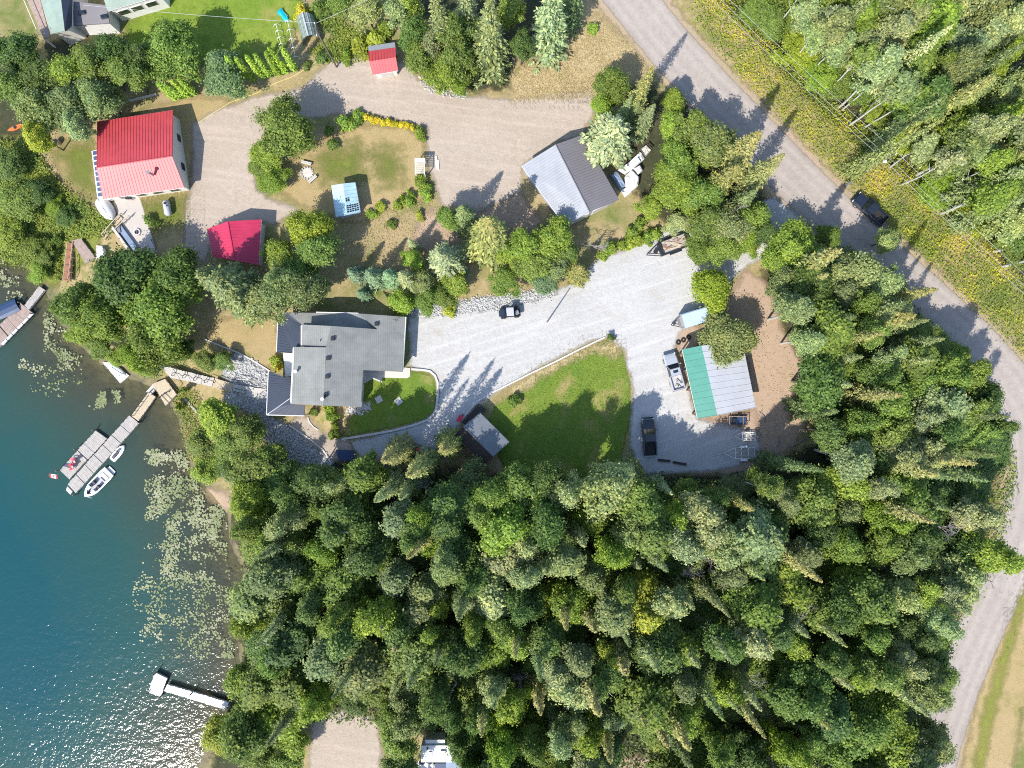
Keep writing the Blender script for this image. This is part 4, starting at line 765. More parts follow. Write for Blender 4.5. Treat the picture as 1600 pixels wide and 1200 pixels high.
ring = np.stack([np.cos(ang), np.sin(ang), 0 * ang], -1); rot = g.uniform(0, 6.28, n_); ct, st = np.cos(rot), np.sin(rot)
px_ = ring[None, :, 0] * ct[:, None] - ring[None, :, 1] * st[:, None]; py_ = ring[None, :, 0] * st[:, None] + ring[None, :, 1] * ct[:, None]
V = np.stack([px_ * rr[:, None] + XX[:, None], py_ * rr[:, None] + YY[:, None], np.full((n_, 8), LAKE_Z + .03) + g.uniform(0, .05, (n_, 8))], -1)
me = np_mesh('lily_pads', V.reshape(-1, 3), np.arange(n_ * 8).reshape(n_, 8)); me.materials.append(MATS['lily_leaf']); tag(link(bpy.data.objects.new('lily_pads', me)), 'pale lily pads floating in beds along the shallow shore', 'lily pads', kind='stuff')

# ------------------------------------------------------------------ buildings
def wb(mb, name, mat, root, parent=None, smooth=False):
    """build a mesh given in world metres as a part of root (root stands unrotated)"""
    o_ = root.location; mb.v = [(v[0] - o_.x, v[1] - o_.y, v[2] - o_.z) for v in mb.v]
    return mb.build(name, mat, parent or root, smooth)

def lerp(a, b, t): return a + (b - a) * t
def seams(mb, R0, R1, A0, A1, gap, w=0.05, h=0.045):
    n_ = max(2, int((R1 - R0).length / gap)); al = (R1 - R0).normalized() * w / 2; up = Vector((0, 0, h))
    for i in range(n_ + 1):
        t = i / n_; p, q = lerp(R0, R1, t), lerp(A0, A1, t); sh = al * (1 if i == 0 else -1 if i == n_ else 0)
        p = p + sh; q = q + sh
        mb.loft([[p - al, p + al, p + al + up, p - al + up], [q - al, q + al, q + al + up, q - al + up]])

def opening(root, p, q, t, zc, w, h, kind='window', frame='white_paint', pane='dark_glass', out=None):
    """a window or door on the wall that runs from p to q (xy), centred at share t"""
    c = lerp(Vector(p), Vector(q), t); d = (Vector(q) - Vector(p)); d.z = 0; d.normalize(); ang = math.atan2(d.y, d.x)
    nrm = out if out is not None else Vector((d.y, -d.x, 0))
    c = Vector((c.x, c.y, zc))
    f = wb(MB().box(c + nrm * .02, (w + .16, .08, h + .16), ang), kind, frame, root)
    wb(MB().box(c + nrm * .055, (w, .05, h), ang), 'pane' if kind == 'window' else 'door_panel', pane, root, f)
    return f

def gable(name, label, cat, R, A, Bv, zr, za, zb, ma, mb_, wall, seam=None, th=0.13, inset=0.35, cap=None, doors=(), gz=None):
    """R, A, Bv: two pixels each (ridge and both eaves), end 0 then end 1"""
    R0, R1 = W(*R[0], zr), W(*R[1], zr); A0, A1 = W(*A[0], za), W(*A[1], za); B0, B1 = W(*Bv[0], zb), W(*Bv[1], zb)
    c = (A0 + A1 + B0 + B1) / 4; z0 = hz(c.x, c.y) if gz is None else gz
    root = thing(name, label, cat, (c.x, c.y, z0))
    def quad(mb, P): return mb.slab(P, th)
    ra = wb(quad(MB(), [R0, A0, A1, R1]), 'roof_slope', ma, root); rb = wb(quad(MB(), [R1, B1, B0, R0]), 'roof_slope', mb_, root)
    if seam:
        s = MB(); seams(s, R0, R1, A0, A1, seam); wb(s, 'standing_seams', ma, root, ra)
        s = MB(); seams(s, R0, R1, B0, B1, seam); wb(s, 'standing_seams', mb_, root, rb)
    if cap:
        wb(MB().tube([R0 + Vector((0, 0, .03)), R1 + Vector((0, 0, .03))], .09, 6), 'ridge_cap', cap, root)
    ax = (R1 - R0).normalized(); xa = ((A0 + A1) / 2 - (R0 + R1) / 2); xa.z = 0; xa.normalize()
    def ring(e, sgn):
        Rr, Aa, Bb = ((R0, A0, B0), (R1, A1, B1))[e]; k = ax * inset * sgn
        a = Aa + k - xa * inset; b_ = Bb + k + xa * inset; r = Rr + k
        sa = (zr - za) / max((Rr - Aa).length, .1); 
        return [Vector((a.x, a.y, z0 - .3)), Vector((a.x, a.y, za - th - .05 + inset * sa * .8)), Vector((r.x, r.y, zr - th - .05)), Vector((b_.x, b_.y, zb - th - .05 + inset * sa * .8)), Vector((b_.x, b_.y, z0 - .3))]
    r0, r1 = ring(0, 1), ring(1, -1)
    wb(MB().loft([r0, r1]), 'wall', wall, root)
    # fascia boards along both eaves
    for P, Q in ((A0, A1), (B0, B1)):
        dn = Vector((0, 0, -.1)); wb(MB().tube([P + dn, Q + dn], .06, 4), 'fascia', 'white_paint' if wall != 'brown_wall' else 'weathered_wood', root)
    root['_'] = 0; del root['_']
    return root, r0, r1, z0

# red-roofed house by the lake
red, r0, r1, z0 = gable('red_house', 'white house with long bright red metal roof near the lake', 'house', [(151, 262), (269, 244)], [(152, 190), (270, 172)], [(161, 311), (288, 293)], 4.6, 2.6, 2.4, 'red_metal', 'red_metal', 'cream_wall', seam=0.42, cap='red_metal', gz=-0.8)
for t in (.18, .4, .62, .85): opening(red, r0[4], r1[4], t, 1.1, 1.3, 1.0)
for t in (.3, .7): opening(red, r1[4], r1[0], t, 1.2, 1.1, 1.1, out=Vector((1, 0, 0)))
ch = W(237, 272, 4.2); wb(MB().cyl(ch + Vector((0, 0, .2)), .16, 1.2, 10).cyl(ch + Vector((0, 0, .9)), .26, .14, 10), 'stove_pipe', 'grey_metal', red)
# glazed sunroom on its lake side
a, b_, c_, d_ = W(143, 236, 2.1), W(153, 234, 2.4), W(163, 307, 2.3), W(152, 309, 2.0)
wb(MB().prism([(p.x, p.y) for p in (a, b_, c_, d_)], -0.9, 1.9), 'sunroom', 'white_paint', red)
sr = wb(MB().slab([a, b_, c_, d_], .06), 'sunroom_roof', 'white_paint', red)
for i in range(9):
    t0, t1 = (i + .10) / 9, (i + .86) / 9
    q = [lerp(lerp(a, d_, t0), lerp(b_, c_, t0), .15), lerp(lerp(a, d_, t0), lerp(b_, c_, t0), .9), lerp(lerp(a, d_, t1), lerp(b_, c_, t1), .9), lerp(lerp(a, d_, t1), lerp(b_, c_, t1), .15)]
    wb(MB().slab([p + Vector((0, 0, .012)) for p in q], .03), 'pane', 'solar_glass', red, sr)

# little red shed with a grey back roof
shed, r0, r1, z0 = gable('red_shed', 'small red-roofed shed with grey rear lean-to at the top', 'shed', [(577, 96), (618.5, 89.5)], [(576, 80), (618, 74)], [(582.5, 117), (622, 110)], 3.0, 2.4, 2.2, 'red_metal', 'red_metal', 'cream_wall', seam=.4)
lt = [W(576, 80.3, 2.36), W(618, 74.3, 2.36), W(616.5, 66, 2.0), W(575, 72, 2.0)]
wb(MB().slab(lt, .1), 'lean_to_roof', 'galvanised', shed); wb(MB().prism([(p.x, p.y) for p in lt], 0, 1.85), 'lean_to_wall', 'grey_wall', shed)
opening(shed, r0[4], r1[4], .5, 1.0, 1.6, 1.8, 'door', 'white_paint', 'pale_plank')

# crimson carport
cp, r0, r1, z0 = gable('red_carport', 'crimson gable-roofed garage half under trees', 'garage', [(356, 346), (367, 407)], [(323.5, 358), (332, 401)], [(408, 343), (404, 414)], 3.6, 2.6, 2.6, 'crimson_metal', 'crimson_metal', 'cream_wall', seam=.45, cap='crimson_metal')
opening(cp, r0[0], r0[4], .5, 1.1, 2.6, 2.1, 'door', 'white_paint', 'pale_plank', out=Vector((0, 1, 0)))

# mint greenhouse shed
mg, r0, r1, z0 = gable('mint_shed', 'pale mint-roofed greenhouse shed with grid of dark panes', 'shed', [(536, 287), (542, 336)], [(518, 290), (525, 339)], [(555, 285), (563, 331)], 3.1, 2.6, 2.4, 'mint_roof', 'mint_roof', 'pale_blue', seam=.5)
R0, R1, B0, B1 = W(536, 287, 3.1), W(542, 336, 3.1), W(555, 285, 2.4), W(563, 331, 2.4)
def onroof(u, v): return lerp(lerp(R0, R1, u), lerp(B0, B1, u), v) + Vector((0, 0, .03))
for r_ in range(2):
    for k in range(5):
        u0, v0 = .70 + r_ * .13, .06 + k * .185
        wb(MB().slab([onroof(u0, v0), onroof(u0, v0 + .14), onroof(u0 + .105, v0 + .14), onroof(u0 + .105, v0)], .04), 'pane', 'dark_glass', mg)
for k in range(2): wb(MB().slab([onroof(.46, .05 + k * .16), onroof(.46, .17 + k * .16), onroof(.58, .17 + k * .16), onroof(.58, .05 + k * .16)], .04), 'pane', 'dark_glass', mg)

# grey garage
gg, r0, r1, z0 = gable('metal_garage', 'big garage with ribbed pale and smooth taupe roof halves', 'garage', [(868, 226), (921, 331)], [(815, 259), (883, 353)], [(910, 211), (967, 312)], 4.6, 3.2, 3.2, 'galvanised', 'taupe_metal', 'grey_wall', seam=.38, cap='taupe_metal')
opening(gg, r1[0], r1[4], .3, 1.25, 2.6, 2.2, 'door', 'white_paint', 'pale_plank', out=Vector((.4, -.9, 0)).normalized()); opening(gg, r1[0], r1[4], .72, 1.25, 2.4, 2.2, 'door', 'white_paint', 'pale_plank', out=Vector((.4, -.9, 0)).normalized())

# brown shed beside the lawn
bs, r0, r1, z0 = gable('brown_shed', 'square brown shed with blue-grey shingle roof beside lawn', 'shed', [(724, 666), (771, 713)], [(710, 679), (757, 729)], [(750, 645), (796, 691)], 3.3, 2.4, 2.5, 'shaded_brown_roof', 'shed_shingle', 'brown_wall', cap='shed_shingle')
opening(bs, r0[0], r0[4], .55, 1.0, 1.8, 1.9, 'door', 'weathered_wood', 'red_wood', out=Vector((-.7, .7, 0)))

# teal and white shed
ts, r0, r1, z0 = gable('teal_shed', 'open pole shed with teal and white metal roof', 'shed', [(1096, 540), (1121, 649)], [(1066, 546), (1090, 654)], [(1160, 535), (1181, 637)], 4.0, 3.1, 2.9, 'teal_metal', 'pale_metal', 'log_wall', seam=.85, inset=.6)
for i, (x, y) in enumerate([(1068, 552), (1074, 580), (1080, 610), (1089, 648)]):
    p = W(x, y, 3.0); wb(MB().box((p.x + .15, p.y, 1.4), (.18, .18, 3.0)), 'post', 'log_wall', ts)
opening(ts, r1[0], r1[4], .62, 1.1, 1.2, 1.0, out=Vector((.15, -1, 0)))

# pale house at the top corner
ph, r0, r1, z0 = gable('pale_house', 'long white-walled house with dark grey roof, cut by frame', 'house', [(150, -38), (262, -72)], [(125, -84), (240, -116)], [(168, 17), (252, -8)], 6.0, 4.2, 3.6, 'moss_roof', 'moss_roof', 'white_paint', cap='grey_metal')
for t in (.18, .45, .75): opening(ph, r0[4], r1[4], t, 1.9, 1.5, .9)
wg = [(92, -30), (104, 40)]
pw, r0, r1, z0 = gable('pale_house', 'moss-green gabled wing with deck above the thicket', 'house', [(92, -30), (101, 48)], [(58, -20), (79, 53)], [(114, -30), (112, 40)], 5.2, 4.0, 4.0, 'moss_roof', 'slate_metal', 'cream_wall')
dk = [W(38, -10, 2.6), W(60, -10, 2.6), W(78, 58, 2.6), W(68, 60, 2.6)]; wb(MB().slab(dk, .2), 'deck', 'brown_deck', pw); wb(MB().tube([p + Vector((0, 0, 1)) for p in (dk[0], dk[3], dk[2])], .05, 4), 'railing', 'white_paint', pw)
for p in (dk[0], dk[3]): wb(MB().box((p.x, p.y, 1.3), (.18, .18, 2.4)), 'post', 'white_paint', pw)
gr = thing('flat_roof_annex', 'grey flat-roofed annex between moss roof and white walls', 'building', W(140, 30, 0))
an = [W(114, 2, 3.3), W(166, 8, 3.3), W(171, 36, 3.0), W(106, 40, 3.0)]
wb(MB().slab(an[::-1], .2), 'roof', 'taupe_metal', gr); wb(MB().prism([(lerp(p, (an[0] + an[2]) / 2, .06).x, lerp(p, (an[0] + an[2]) / 2, .06).y) for p in an], 0, 2.8), 'wall', 'white_paint', gr)
for x, y in ((128, 20), (163, 26)): p = W(x, y, 3.3); wb(MB().box(p, (.9, .5, .35), .2), 'roof_vent', 'dark_glass', gr)

# main house
def HZ(zx, zy): return (410 + zx * .15, 470 + zy * .15)
mh = thing('main_house', 'large house with grey shingle roof and slate porches by the drive', 'house', (*W(530, 560)[:2], 0))
rid = 6.1; e_z = 2.9; kx0, kx1 = HZ(700, 0)[0], HZ(1480, 0)[0]
def east_z(px): return rid - (px - kx0) / (kx1 - kx0) * (rid - e_z)
def E(zx, zy): q = HZ(zx, zy); return W(*q, east_z(q[0]))
main_ring = [E(712, 262), E(662, 492 - 8), E(636, 1092), E(1025, 1106), E(1048, 722), E(1460, 736), E(1494, 168), E(1000, 132), E(1200, 296)]
er = wb(MB().slab(main_ring, .16), 'roof_slope', 'grey_shingle', mh); er['label'] = 'broad shingle slope facing the driveway'
def WR(zx, zy, z): return W(*HZ(zx, zy), z)
zn = east_z(HZ(712, 0)[0]); zs0 = east_z(HZ(662, 0)[0]); zs1 = east_z(HZ(636, 0)[0])
wb(MB().slab([WR(712, 262, zn), WR(415, 248, zn - 1.0), WR(412, 474, zn - 1.0), WR(690, 486, zn - .02)], .16), 'roof_slope', 'grey_shingle', mh)
wb(MB().slab([WR(662, 486, zs0 + .02), WR(332, 480, zs0 - 1.05), WR(303, 1072, zs1 - 1.2), WR(636, 1093, zs1 + .02)], .16), 'roof_slope', 'grey_shingle', mh)
lz = 3.2; wb(MB().slab([WR(262, 122, lz), WR(415, 250, lz + .15), WR(1200, 297, lz + .25), WR(1000, 131, lz + .1)], .16), 'lower_roof', 'grey_shingle', mh)
hip = [WR(165, 124, 2.7), WR(262, 121, 3.2), WR(415, 249, 3.3), WR(412, 478, 3.3), WR(332, 482, 3.25), WR(325, 541, 3.1), WR(150, 531, 2.6)]
pr = wb(MB().slab(hip[::-1], .12), 'porch_roof', 'slate_metal', mh); s = MB(); seams(s, WR(165, 130, 2.7), WR(150, 531, 2.6), WR(410, 250, 3.3), WR(325, 541, 3.1), .42); wb(s, 'standing_seams', 'slate_metal', mh, pr)
p2 = [WR(66, 735, 2.6), WR(215, 792, 2.95), WR(292, 797, 3.15), WR(302, 1008, 3.2), WR(150, 1115, 2.85), WR(45, 1186, 2.55)]
pr2 = wb(MB().slab(p2[::-1], .12), 'porch_roof', 'slate_metal', mh); s = MB(); seams(s, WR(66, 740, 2.6), WR(45, 1186, 2.55), WR(290, 797, 3.15), WR(302, 1008, 3.2), .42); wb(s, 'standing_seams', 'slate_metal', mh, pr2)
p3 = [WR(302, 1008, 3.2), WR(302, 1075, 3.2), WR(443, 1086, 3.1), WR(440, 1196, 2.6), WR(45, 1186, 2.55), WR(150, 1115, 2.85)]
pr3 = wb(MB().slab(p3[::-1], .12), 'porch_roof', 'slate_metal', mh); s = MB(); seams(s, WR(302, 1080, 3.2), WR(443, 1086, 3.1), WR(120, 1186, 2.55), WR(440, 1194, 2.6), .4); wb(s, 'standing_seams', 'slate_metal', mh, pr3)
wb(MB().tube([WR(300, 1008, 3.24), WR(150, 1115, 2.9), WR(45, 1186, 2.6)], .06, 5), 'hip_cap', 'pale_metal', mh)
for pts in ([WR(45, 1188, 2.53), WR(440, 1198, 2.58)], [WR(64, 733, 2.58), WR(43, 1186, 2.53)], [WR(148, 530, 2.58), WR(163, 124, 2.68)], [WR(330, 482, 4.0), WR(301, 1072, 3.9)], [WR(413, 250, zn - 1.05), WR(410, 474, zn - 1.05)], [WR(1496, 168, 2.85), WR(1462, 736, 2.85)], [WR(1050, 722, 3.9), WR(1027, 1107, 3.9)], [WR(560, 118, lz), WR(1000, 129, lz + .05)]):
    wb(MB().tube(pts, .075, 5), 'gutter', 'white_paint', mh)
def ring_w(pts): return [(W(*HZ(x, y), 2.6).x, W(*HZ(x, y), 2.6).y) for x, y in pts]
wb(MB().prism(ring_w([(345, 500), (320, 1055), (1005, 1085), (1030, 705), (1435, 715), (1468, 190), (440, 190), (430, 500)]), -1.2, 2.75), 'wall', 'cream_wall', mh)
wb(MB().prism(ring_w([(430, 268), (430, 470), (680, 480), (700, 275)]), 2.75, 3.95), 'upper_wall', 'cream_wall', mh); wb(MB().prism(ring_w([(350, 500), (322, 1055), (610, 1075), (640, 500)]), 2.75, 4.05), 'upper_wall', 'cream_wall', mh)
wb(MB().loft([[WR(705, 262 + k, 2.8), WR(705, 262 + k, zn - .2), WR(1190, 290 + k, lz), WR(1190, 290 + k, 2.8)] for k in (4, 30)]), 'gable_wall', 'cream_wall', mh)
for x, y in [(68, 1180), (70, 745), (155, 135), (155, 525), (430, 1190)]:
    p = W(*HZ(x, y), 2.4); wb(MB().box((p.x, p.y, 1.0), (.16, .16, 3.2)), 'post', 'white_paint', mh)
for x, y, zz in [(735, 395, 0), (687, 600, 0), (678, 790, 0), (662, 980, 0), (1190, 243, 0)]: p = E(x, y); wb(MB().box(p + Vector((0, 0, .12)), (.5, .5, .28), .05), 'roof_vent', 'black_metal', mh)
wb(MB().cyl(WR(600, 418, zn - .3), .09, .7, 8), 'vent_pipe', 'grey_metal', mh)
for x, y in [(375, 738), (652, 1022)]:
    p = WR(x, y, 4.7 if x < 500 else 5.6); wb(MB().cyl(p + Vector((0, 0, .5)), .15, 1.7, 10).cyl(p + Vector((0, 0, 1.4)), .25, .16, 10), 'chimney_pipe', 'white_paint', mh)
p = WR(1400, 205, 3.1); wb(MB().tube([p, p + Vector((0, 0, 1.3))], .03, 5).tube([p + Vector((-.5, .1, 1.2)), p + Vector((.5, -.1, 1.2))], .025, 4).tube([p + Vector((-.1, -.4, 1.0)), p + Vector((.1, .4, 1.0))], .025, 4), 'antenna', 'black_metal', mh)
q = ring_w([(1468, 190), (1435, 715)]); f0, f1 = Vector((*q[0], 0)), Vector((*q[1], 0))
for t in (.3, .72): opening(mh, f0, f1, t, 1.1, 2.6, 2.1, 'door', 'white_paint', 'pale_plank', out=Vector((1, 0, 0)))
q = ring_w([(1030, 705), (1005, 1085)]); f0, f1 = Vector((*q[0], 0)), Vector((*q[1], 0))
for t in (.35, .75): opening(mh, f0, f1, t, 1.5, 1.3, 1.1, out=Vector((1, 0, 0)))
q = ring_w([(320, 1055), (1005, 1085)]); f0, f1 = Vector((*q[0], 0)), Vector((*q[1], 0))
for t in (.45, .8): opening(mh, f0, f1, t, 1.5, 1.3, 1.1, out=Vector((0, -1, 0)))
def pad(name, label, cat, pts, z, th, mat): return tag(MB().slab([Vector((*W(x, y, z)[:2], z)) for x, y in pts][::-1], th).build(name, mat), label, cat)
pad('white_deck', 'white deck strip between the two slate porches', 'deck', [(442, 551), (459, 552), (457, 588), (446, 588)], .5, .6, 'white_paint')
pad('entry_slab', 'grey concrete landing in the corner of the main house', 'slab', [(567, 578), (597, 579), (597, 598), (582, 592), (567, 600)], .10, .25, 'concrete')
pad('entry_walk', 'white concrete walk along the front of the main house', 'walkway', [(597, 579.5), (629, 581), (630, 574), (641, 575), (641, 588), (636, 591), (597, 590)], .13, .28, 'pale_plank')

# kerbs and retaining edges: real upstands
def kerb(name, label, px, w, h, mat, cat='kerb'):
    P = [G(x, y) for x, y in px]; b = MB(); rings = []
    for i, p in enumerate(P):
        t = (P[min(i + 1, len(P) - 1)] - P[max(i - 1, 0)]); t.z = 0; t.normalize(); n_ = Vector((-t.y, t.x, 0)) * w / 2
        rings.append([p - n_ + Vector((0, 0, -.15)), p + n_ + Vector((0, 0, -.15)), p + n_ + Vector((0, 0, h)), p - n_ + Vector((0, 0, h))])
    b.loft(rings); return tag(b.build(name, mat), label, cat)
kerb('lawn_kerb', 'curved pale kerb around the small house lawn', [(643, 577), (660, 578), (672, 580), (680, 587), (684, 598), (684, 620), (682, 638), (677, 648), (668, 656), (650, 663), (632, 668), (612, 673), (590, 677), (560, 682), (534, 686)], .3, .22, 'concrete')
kerb('lawn_kerb', 'long thin kerb between driveway and big lawn', [(722, 655), (733, 641), (746, 627), (768, 614), (790, 603), (830, 583), (870, 564), (905, 546), (945, 527)], .22, .16, 'concrete')
kerb('garden_edge', 'thin curb across the rock slope below the house', [(452, 664), (470, 676), (490, 690), (505, 703), (514, 716), (518, 726)], .2, .18, 'concrete', 'edging')
kerb('garden_edge', 'pale edge between dry lawn and white rocks', [(320, 530), (345, 540), (375, 552), (400, 566), (422, 580)], .2, .15, 'concrete', 'edging')
kerb('garden_edge', 'low curved bed edge beside upright shrubs', [(481, 652), (484, 660), (490, 667), (498, 672)], .18, .15, 'concrete', 'edging')
kerb('timber_edge', 'weathered timber edge on the shore slope', [(289, 622), (300, 635), (312, 648), (328, 662)], .3, .22, 'weathered_wood', 'edging')
kerb('gravel_edge', 'pale log beside grass above the red-roofed house', [(203, 158), (220, 154), (245, 148)], .28, .25, 'pale_plank', 'log')
kerb('garden_hose', 'yellow hose snaking from weeds past the cedars', [(508, 85), (492, 98), (478, 108), (455, 121), (430, 130), (400, 146), (360, 160), (322, 184), (310, 192)], .07, .05, 'yellow_hose', 'hose')
for lab, p in (('thin dark timber lying across the lower gravel yard, nearer truck', [(1028, 718.5), (1047, 720.5)]), ('thin dark timber lying across the lower gravel yard, farther from truck', [(1051, 722), (1072, 725.5)])): kerb('parking_timber', lab, p, .35, .25, 'dark_wood', 'timber')
for lab, x, y, a in (('pale square stone slab on lawn touching house shadow', 592, 624, .5), ('pale square stone slab further out on the lawn', 623, 627, .62)):
    p = G(x, y); tag(MB().box(p + Vector((0, 0, .05)), (.95, .95, .18), a).build('stone_slab', 'concrete'), lab, 'slab', 'stone slabs on the house lawn')
dkp = [(524, 703), (553, 704), (552, 719), (530, 721)]
dbox = thing('dark_platform', 'dark low wooden platform in shade below the house', 'platform', G(540, 711)); pts = [W(x, y, .6) for x, y in dkp]
wb(MB().slab(pts[::-1], .1), 'top', 'tarp_blue', dbox); wb(MB().prism([(lerp(p, G(540, 711), .05).x, lerp(p, G(540, 711), .05).y) for p in pts], -.1, .5), 'base', 'dark_wood', dbox)

# ------------------------------------------------------------------ docks and boardwalks
def planks(root, pts, mat, name='deck_panel', th=.07, pw=.17, gap=.02, across=True, drop=0.0):
    """decking on the quad a,b,c,d (a-d long sides run a->d and b->c); boards run from a-d side to b-c side"""
    a, b_, c, d = [Vector(p) - Vector((0, 0, drop)) for p in pts]; L = max((d - a).length, .1); n_ = max(2, int(L / pw)); mbd = MB(); g0 = gap / L / 2
    for i in range(n_):
        t0, t1 = i / n_ + g0, (i + 1) / n_ - g0; j = random.uniform(-.05, .05); e = (b_ - a).normalized() * j
        dz = Vector((0, 0, random.uniform(-.008, .008)))
        mbd.slab([lerp(a, d, t0) + e + dz, lerp(b_, c, t0) + e + dz, lerp(b_, c, t1) + e + dz, lerp(a, d, t1) + e + dz], th)
    o_ = wb(mbd, name, mat, root); return o_

def dock(name, label, quads, z, mats, posts=(), panels=None, cat='dock'):
    cx = W(*quads[0][0], z[0] if isinstance(z, (list, tuple)) else z); root = thing(name, label, cat, (cx.x, cx.y, LAKE_Z))
    for qi, q in enumerate(quads):
        zz = z if not isinstance(z, (list, tuple)) else z[qi]
        P = [W(x, y, zz) for x, y in q]; n_ = (panels or [1] * len(quads))[qi]; mt = mats[qi % len(mats)]
        for k in range(n_):
            t0, t1 = k / n_ + (.004 if k else 0), (k + 1) / n_ - .004
            planks(root, [lerp(P[0], P[3], t0), lerp(P[1], P[2], t0), lerp(P[1], P[2], t1), lerp(P[0], P[3], t1)], mt, drop=.025 * (k % 2))
        cc = sum((p for p in P), Vector()) / 4
        wb(MB().slab([lerp(p, cc, .015) - Vector((0, 0, .11)) for p in P], .3), 'frame', 'weathered_wood', root)
    for x, y in posts:
        zz = z if not isinstance(z, (list, tuple)) else z[0]
        p = W(x, y, zz); wb(MB().cyl((p.x, p.y, zz - .6), .09, 2.6, 8), 'pile', 'pole_wood', root)
    return root
DZ = LAKE_Z + .45
main_dock = dock('main_dock', 'long grey plank dock with two side floats and red chairs', [[(202, 649), (217, 661), (118, 771), (105, 757)], [(149.5, 673), (167, 685.5), (137, 718), (121, 703)], [(121, 704.5), (135.5, 718.7), (108, 749), (93, 735)]], DZ, ['weathered_wood'], [(148, 672), (92, 735), (219, 660), (118, 773), (120, 702)], [7, 3, 2])
tip = [W(x, y, DZ) for x, y in ((105, 760), (113, 768), (110, 773), (103, 766))]; wb(MB().slab(tip, .2), 'bumper', 'pale_plank', main_dock)
gw = dock('gangway', 'yellowish wooden gangway from shore landing down to main dock', [[(231, 613), (243, 620), (216, 658), (204.5, 649.5)]], DZ + .12, ['new_wood'], cat='gangway')
for off in ((231, 613, 204.5, 649.5),):
    a, b_ = W(off[0], off[1], DZ + 1.0), W(off[2], off[3], DZ + 1.0); wb(MB().tube([a, b_], .05, 5), 'handrail', 'black_metal', gw)
    for k in range(6): p = lerp(a, b_, k / 5); wb(MB().box(p - Vector((0, 0, .45)), (.07, .07, .9)), 'rail_post', 'black_metal', gw)
LZ = -1.55
land = dock('landing_deck', 'pale timber landing on shore with stair boxes', [[(238, 600), (258, 592), (276, 616), (259, 634)], [(228, 612), (238, 601), (244, 607), (234, 618)]], LZ, ['new_wood', 'pale_plank'], cat='deck')
for pts in ([(234, 611), (241, 618)], [(247, 622), (262, 612)], [(268, 598), (275, 607)], [(252, 617), (265, 630)]):
    a, b_ = [W(x, y, LZ + .5) for x, y in pts]; wb(MB().tube([a, b_], .06, 5), 'rail', 'black_metal', land)
    for p in (a, b_): wb(MB().box(p - Vector((0, 0, .25)), (.08, .08, .5)), 'rail_post', 'black_metal', land)
bw = dock('stair_walk', 'light boardwalk stairs with black rails climbing to main house', [[(249, 571), (266, 590), (331, 604), (335, 591)], [(336, 591), (331, 605), (362, 612), (366, 600)], [(366, 600.5), (363, 612), (398, 621), (414, 608)]], [-.8, -.3, .22], ['pale_plank', 'new_wood', 'pale_plank'], panels=[4, 2, 3], cat='boardwalk')
for k in range(4):
    x0 = 268 + k * 17; zz = -.15 + k * .05; P = [W(x0 + u, 582 + k * 3.6 + v, zz) for u, v in ((0, 5), (1, 1), (4, -.6), (13, 2.2), (15, 5))]
    wb(MB().tube(P, .05, 5), 'handrail', 'black_metal', bw)
    for p in (P[0], P[4]): wb(MB().box(p - Vector((0, 0, .35)), (.07, .07, .7)), 'rail_post', 'black_metal', bw)
for pp in ([(345, 586), (360, 592), (388, 596), (402, 603)], [(367, 607), (382, 610), (381, 615), (365, 612)]):
    P = [W(x, y, .85) for x, y in pp]; wb(MB().tube(P, .05, 5), 'handrail', 'black_metal', bw)
    for p in P: wb(MB().box(p - Vector((0, 0, .45)), (.07, .07, .9)), 'rail_post', 'black_metal', bw)
for P in ([W(249, 571, .2), W(244, 585, .2)], [W(249, 571, .2), W(272, 576, .2)]):
    wb(MB().tube(P, .05, 5), 'handrail', 'pale_metal', bw)
    for p in P: wb(MB().box(p - Vector((0, 0, .55)), (.07, .07, 1.1)), 'rail_post', 'pale_metal', bw)
nd = dock('neighbour_dock', 'reddish plank dock with white edge floats, cut by frame', [[(32.5, 474), (51, 489), (14, 526), (-1, 508)], [(-2, 509.5), (13, 527), (-30, 572), (-48, 555)]], DZ, ['brown_deck'], [(33, 473), (51, 490)], [3, 2])
for k in range(6): p = W(48 - k * 8.2, 493 + k * 8.4, DZ); wb(MB().box(p + Vector((0, 0, -.02)), (.95, .28, .2), math.radians(47)), 'edge_float', 'white_gel', nd)
dock('neighbour_gangway', 'narrow pale gangway to the reddish dock under maple', [[(61, 447), (70, 453), (44.5, 484), (38, 477)]], DZ + .15, ['weathered_wood'], cat='gangway')
wd = dock('white_dock', 'bright white T-shaped dock in sun glitter', [[(242.5, 1051), (261, 1060), (251, 1089), (231, 1082)], [(261, 1069.5), (256, 1080), (352, 1109), (358, 1098)]], LAKE_Z + .7, ['white_paint'], [(243, 1052), (232, 1082), (251, 1088), (300, 1083)], [1, 3])
raft = dock('swim_raft', 'white raft moored beneath the lakeside trees', [[(160, 566), (173, 565), (202, 587), (188, 599)]], LAKE_Z + .35, ['white_paint'], cat='raft')
rb = dock('red_boardwalk', 'reddish boardwalk running down the weedy bank', [[(105, 378), (114, 380), (109, 440), (98, 438)]], -1.0, ['red_wood'], cat='boardwalk')
for dx in (0, 8):
    a, b_ = W(105 + dx, 378, -.1), W(98 + dx, 436, -.1); wb(MB().tube([a, b_], .05, 5), 'handrail', 'new_wood', rb)
    for k in range(6): p = lerp(a, b_, k / 5); wb(MB().box(p - Vector((0, 0, .5)), (.08, .08, 1.0)), 'rail_post', 'new_wood', rb)
wl_ = dock('bank_landing', 'pinkish timber landing with steps above the boardwalk', [[(112, 376), (126, 372), (148, 402), (133, 412)], [(150, 383), (160, 384), (166, 402), (150, 404)]], -.25, ['brown_deck', 'pale_plank'], panels=[3, 1], cat='deck')
st = dock('bank_stairs', 'new wooden stairs from patio to bank landing', [[(186, 336), (192, 341), (163, 374), (156, 368)]], .2, ['new_wood'], cat='stairs')
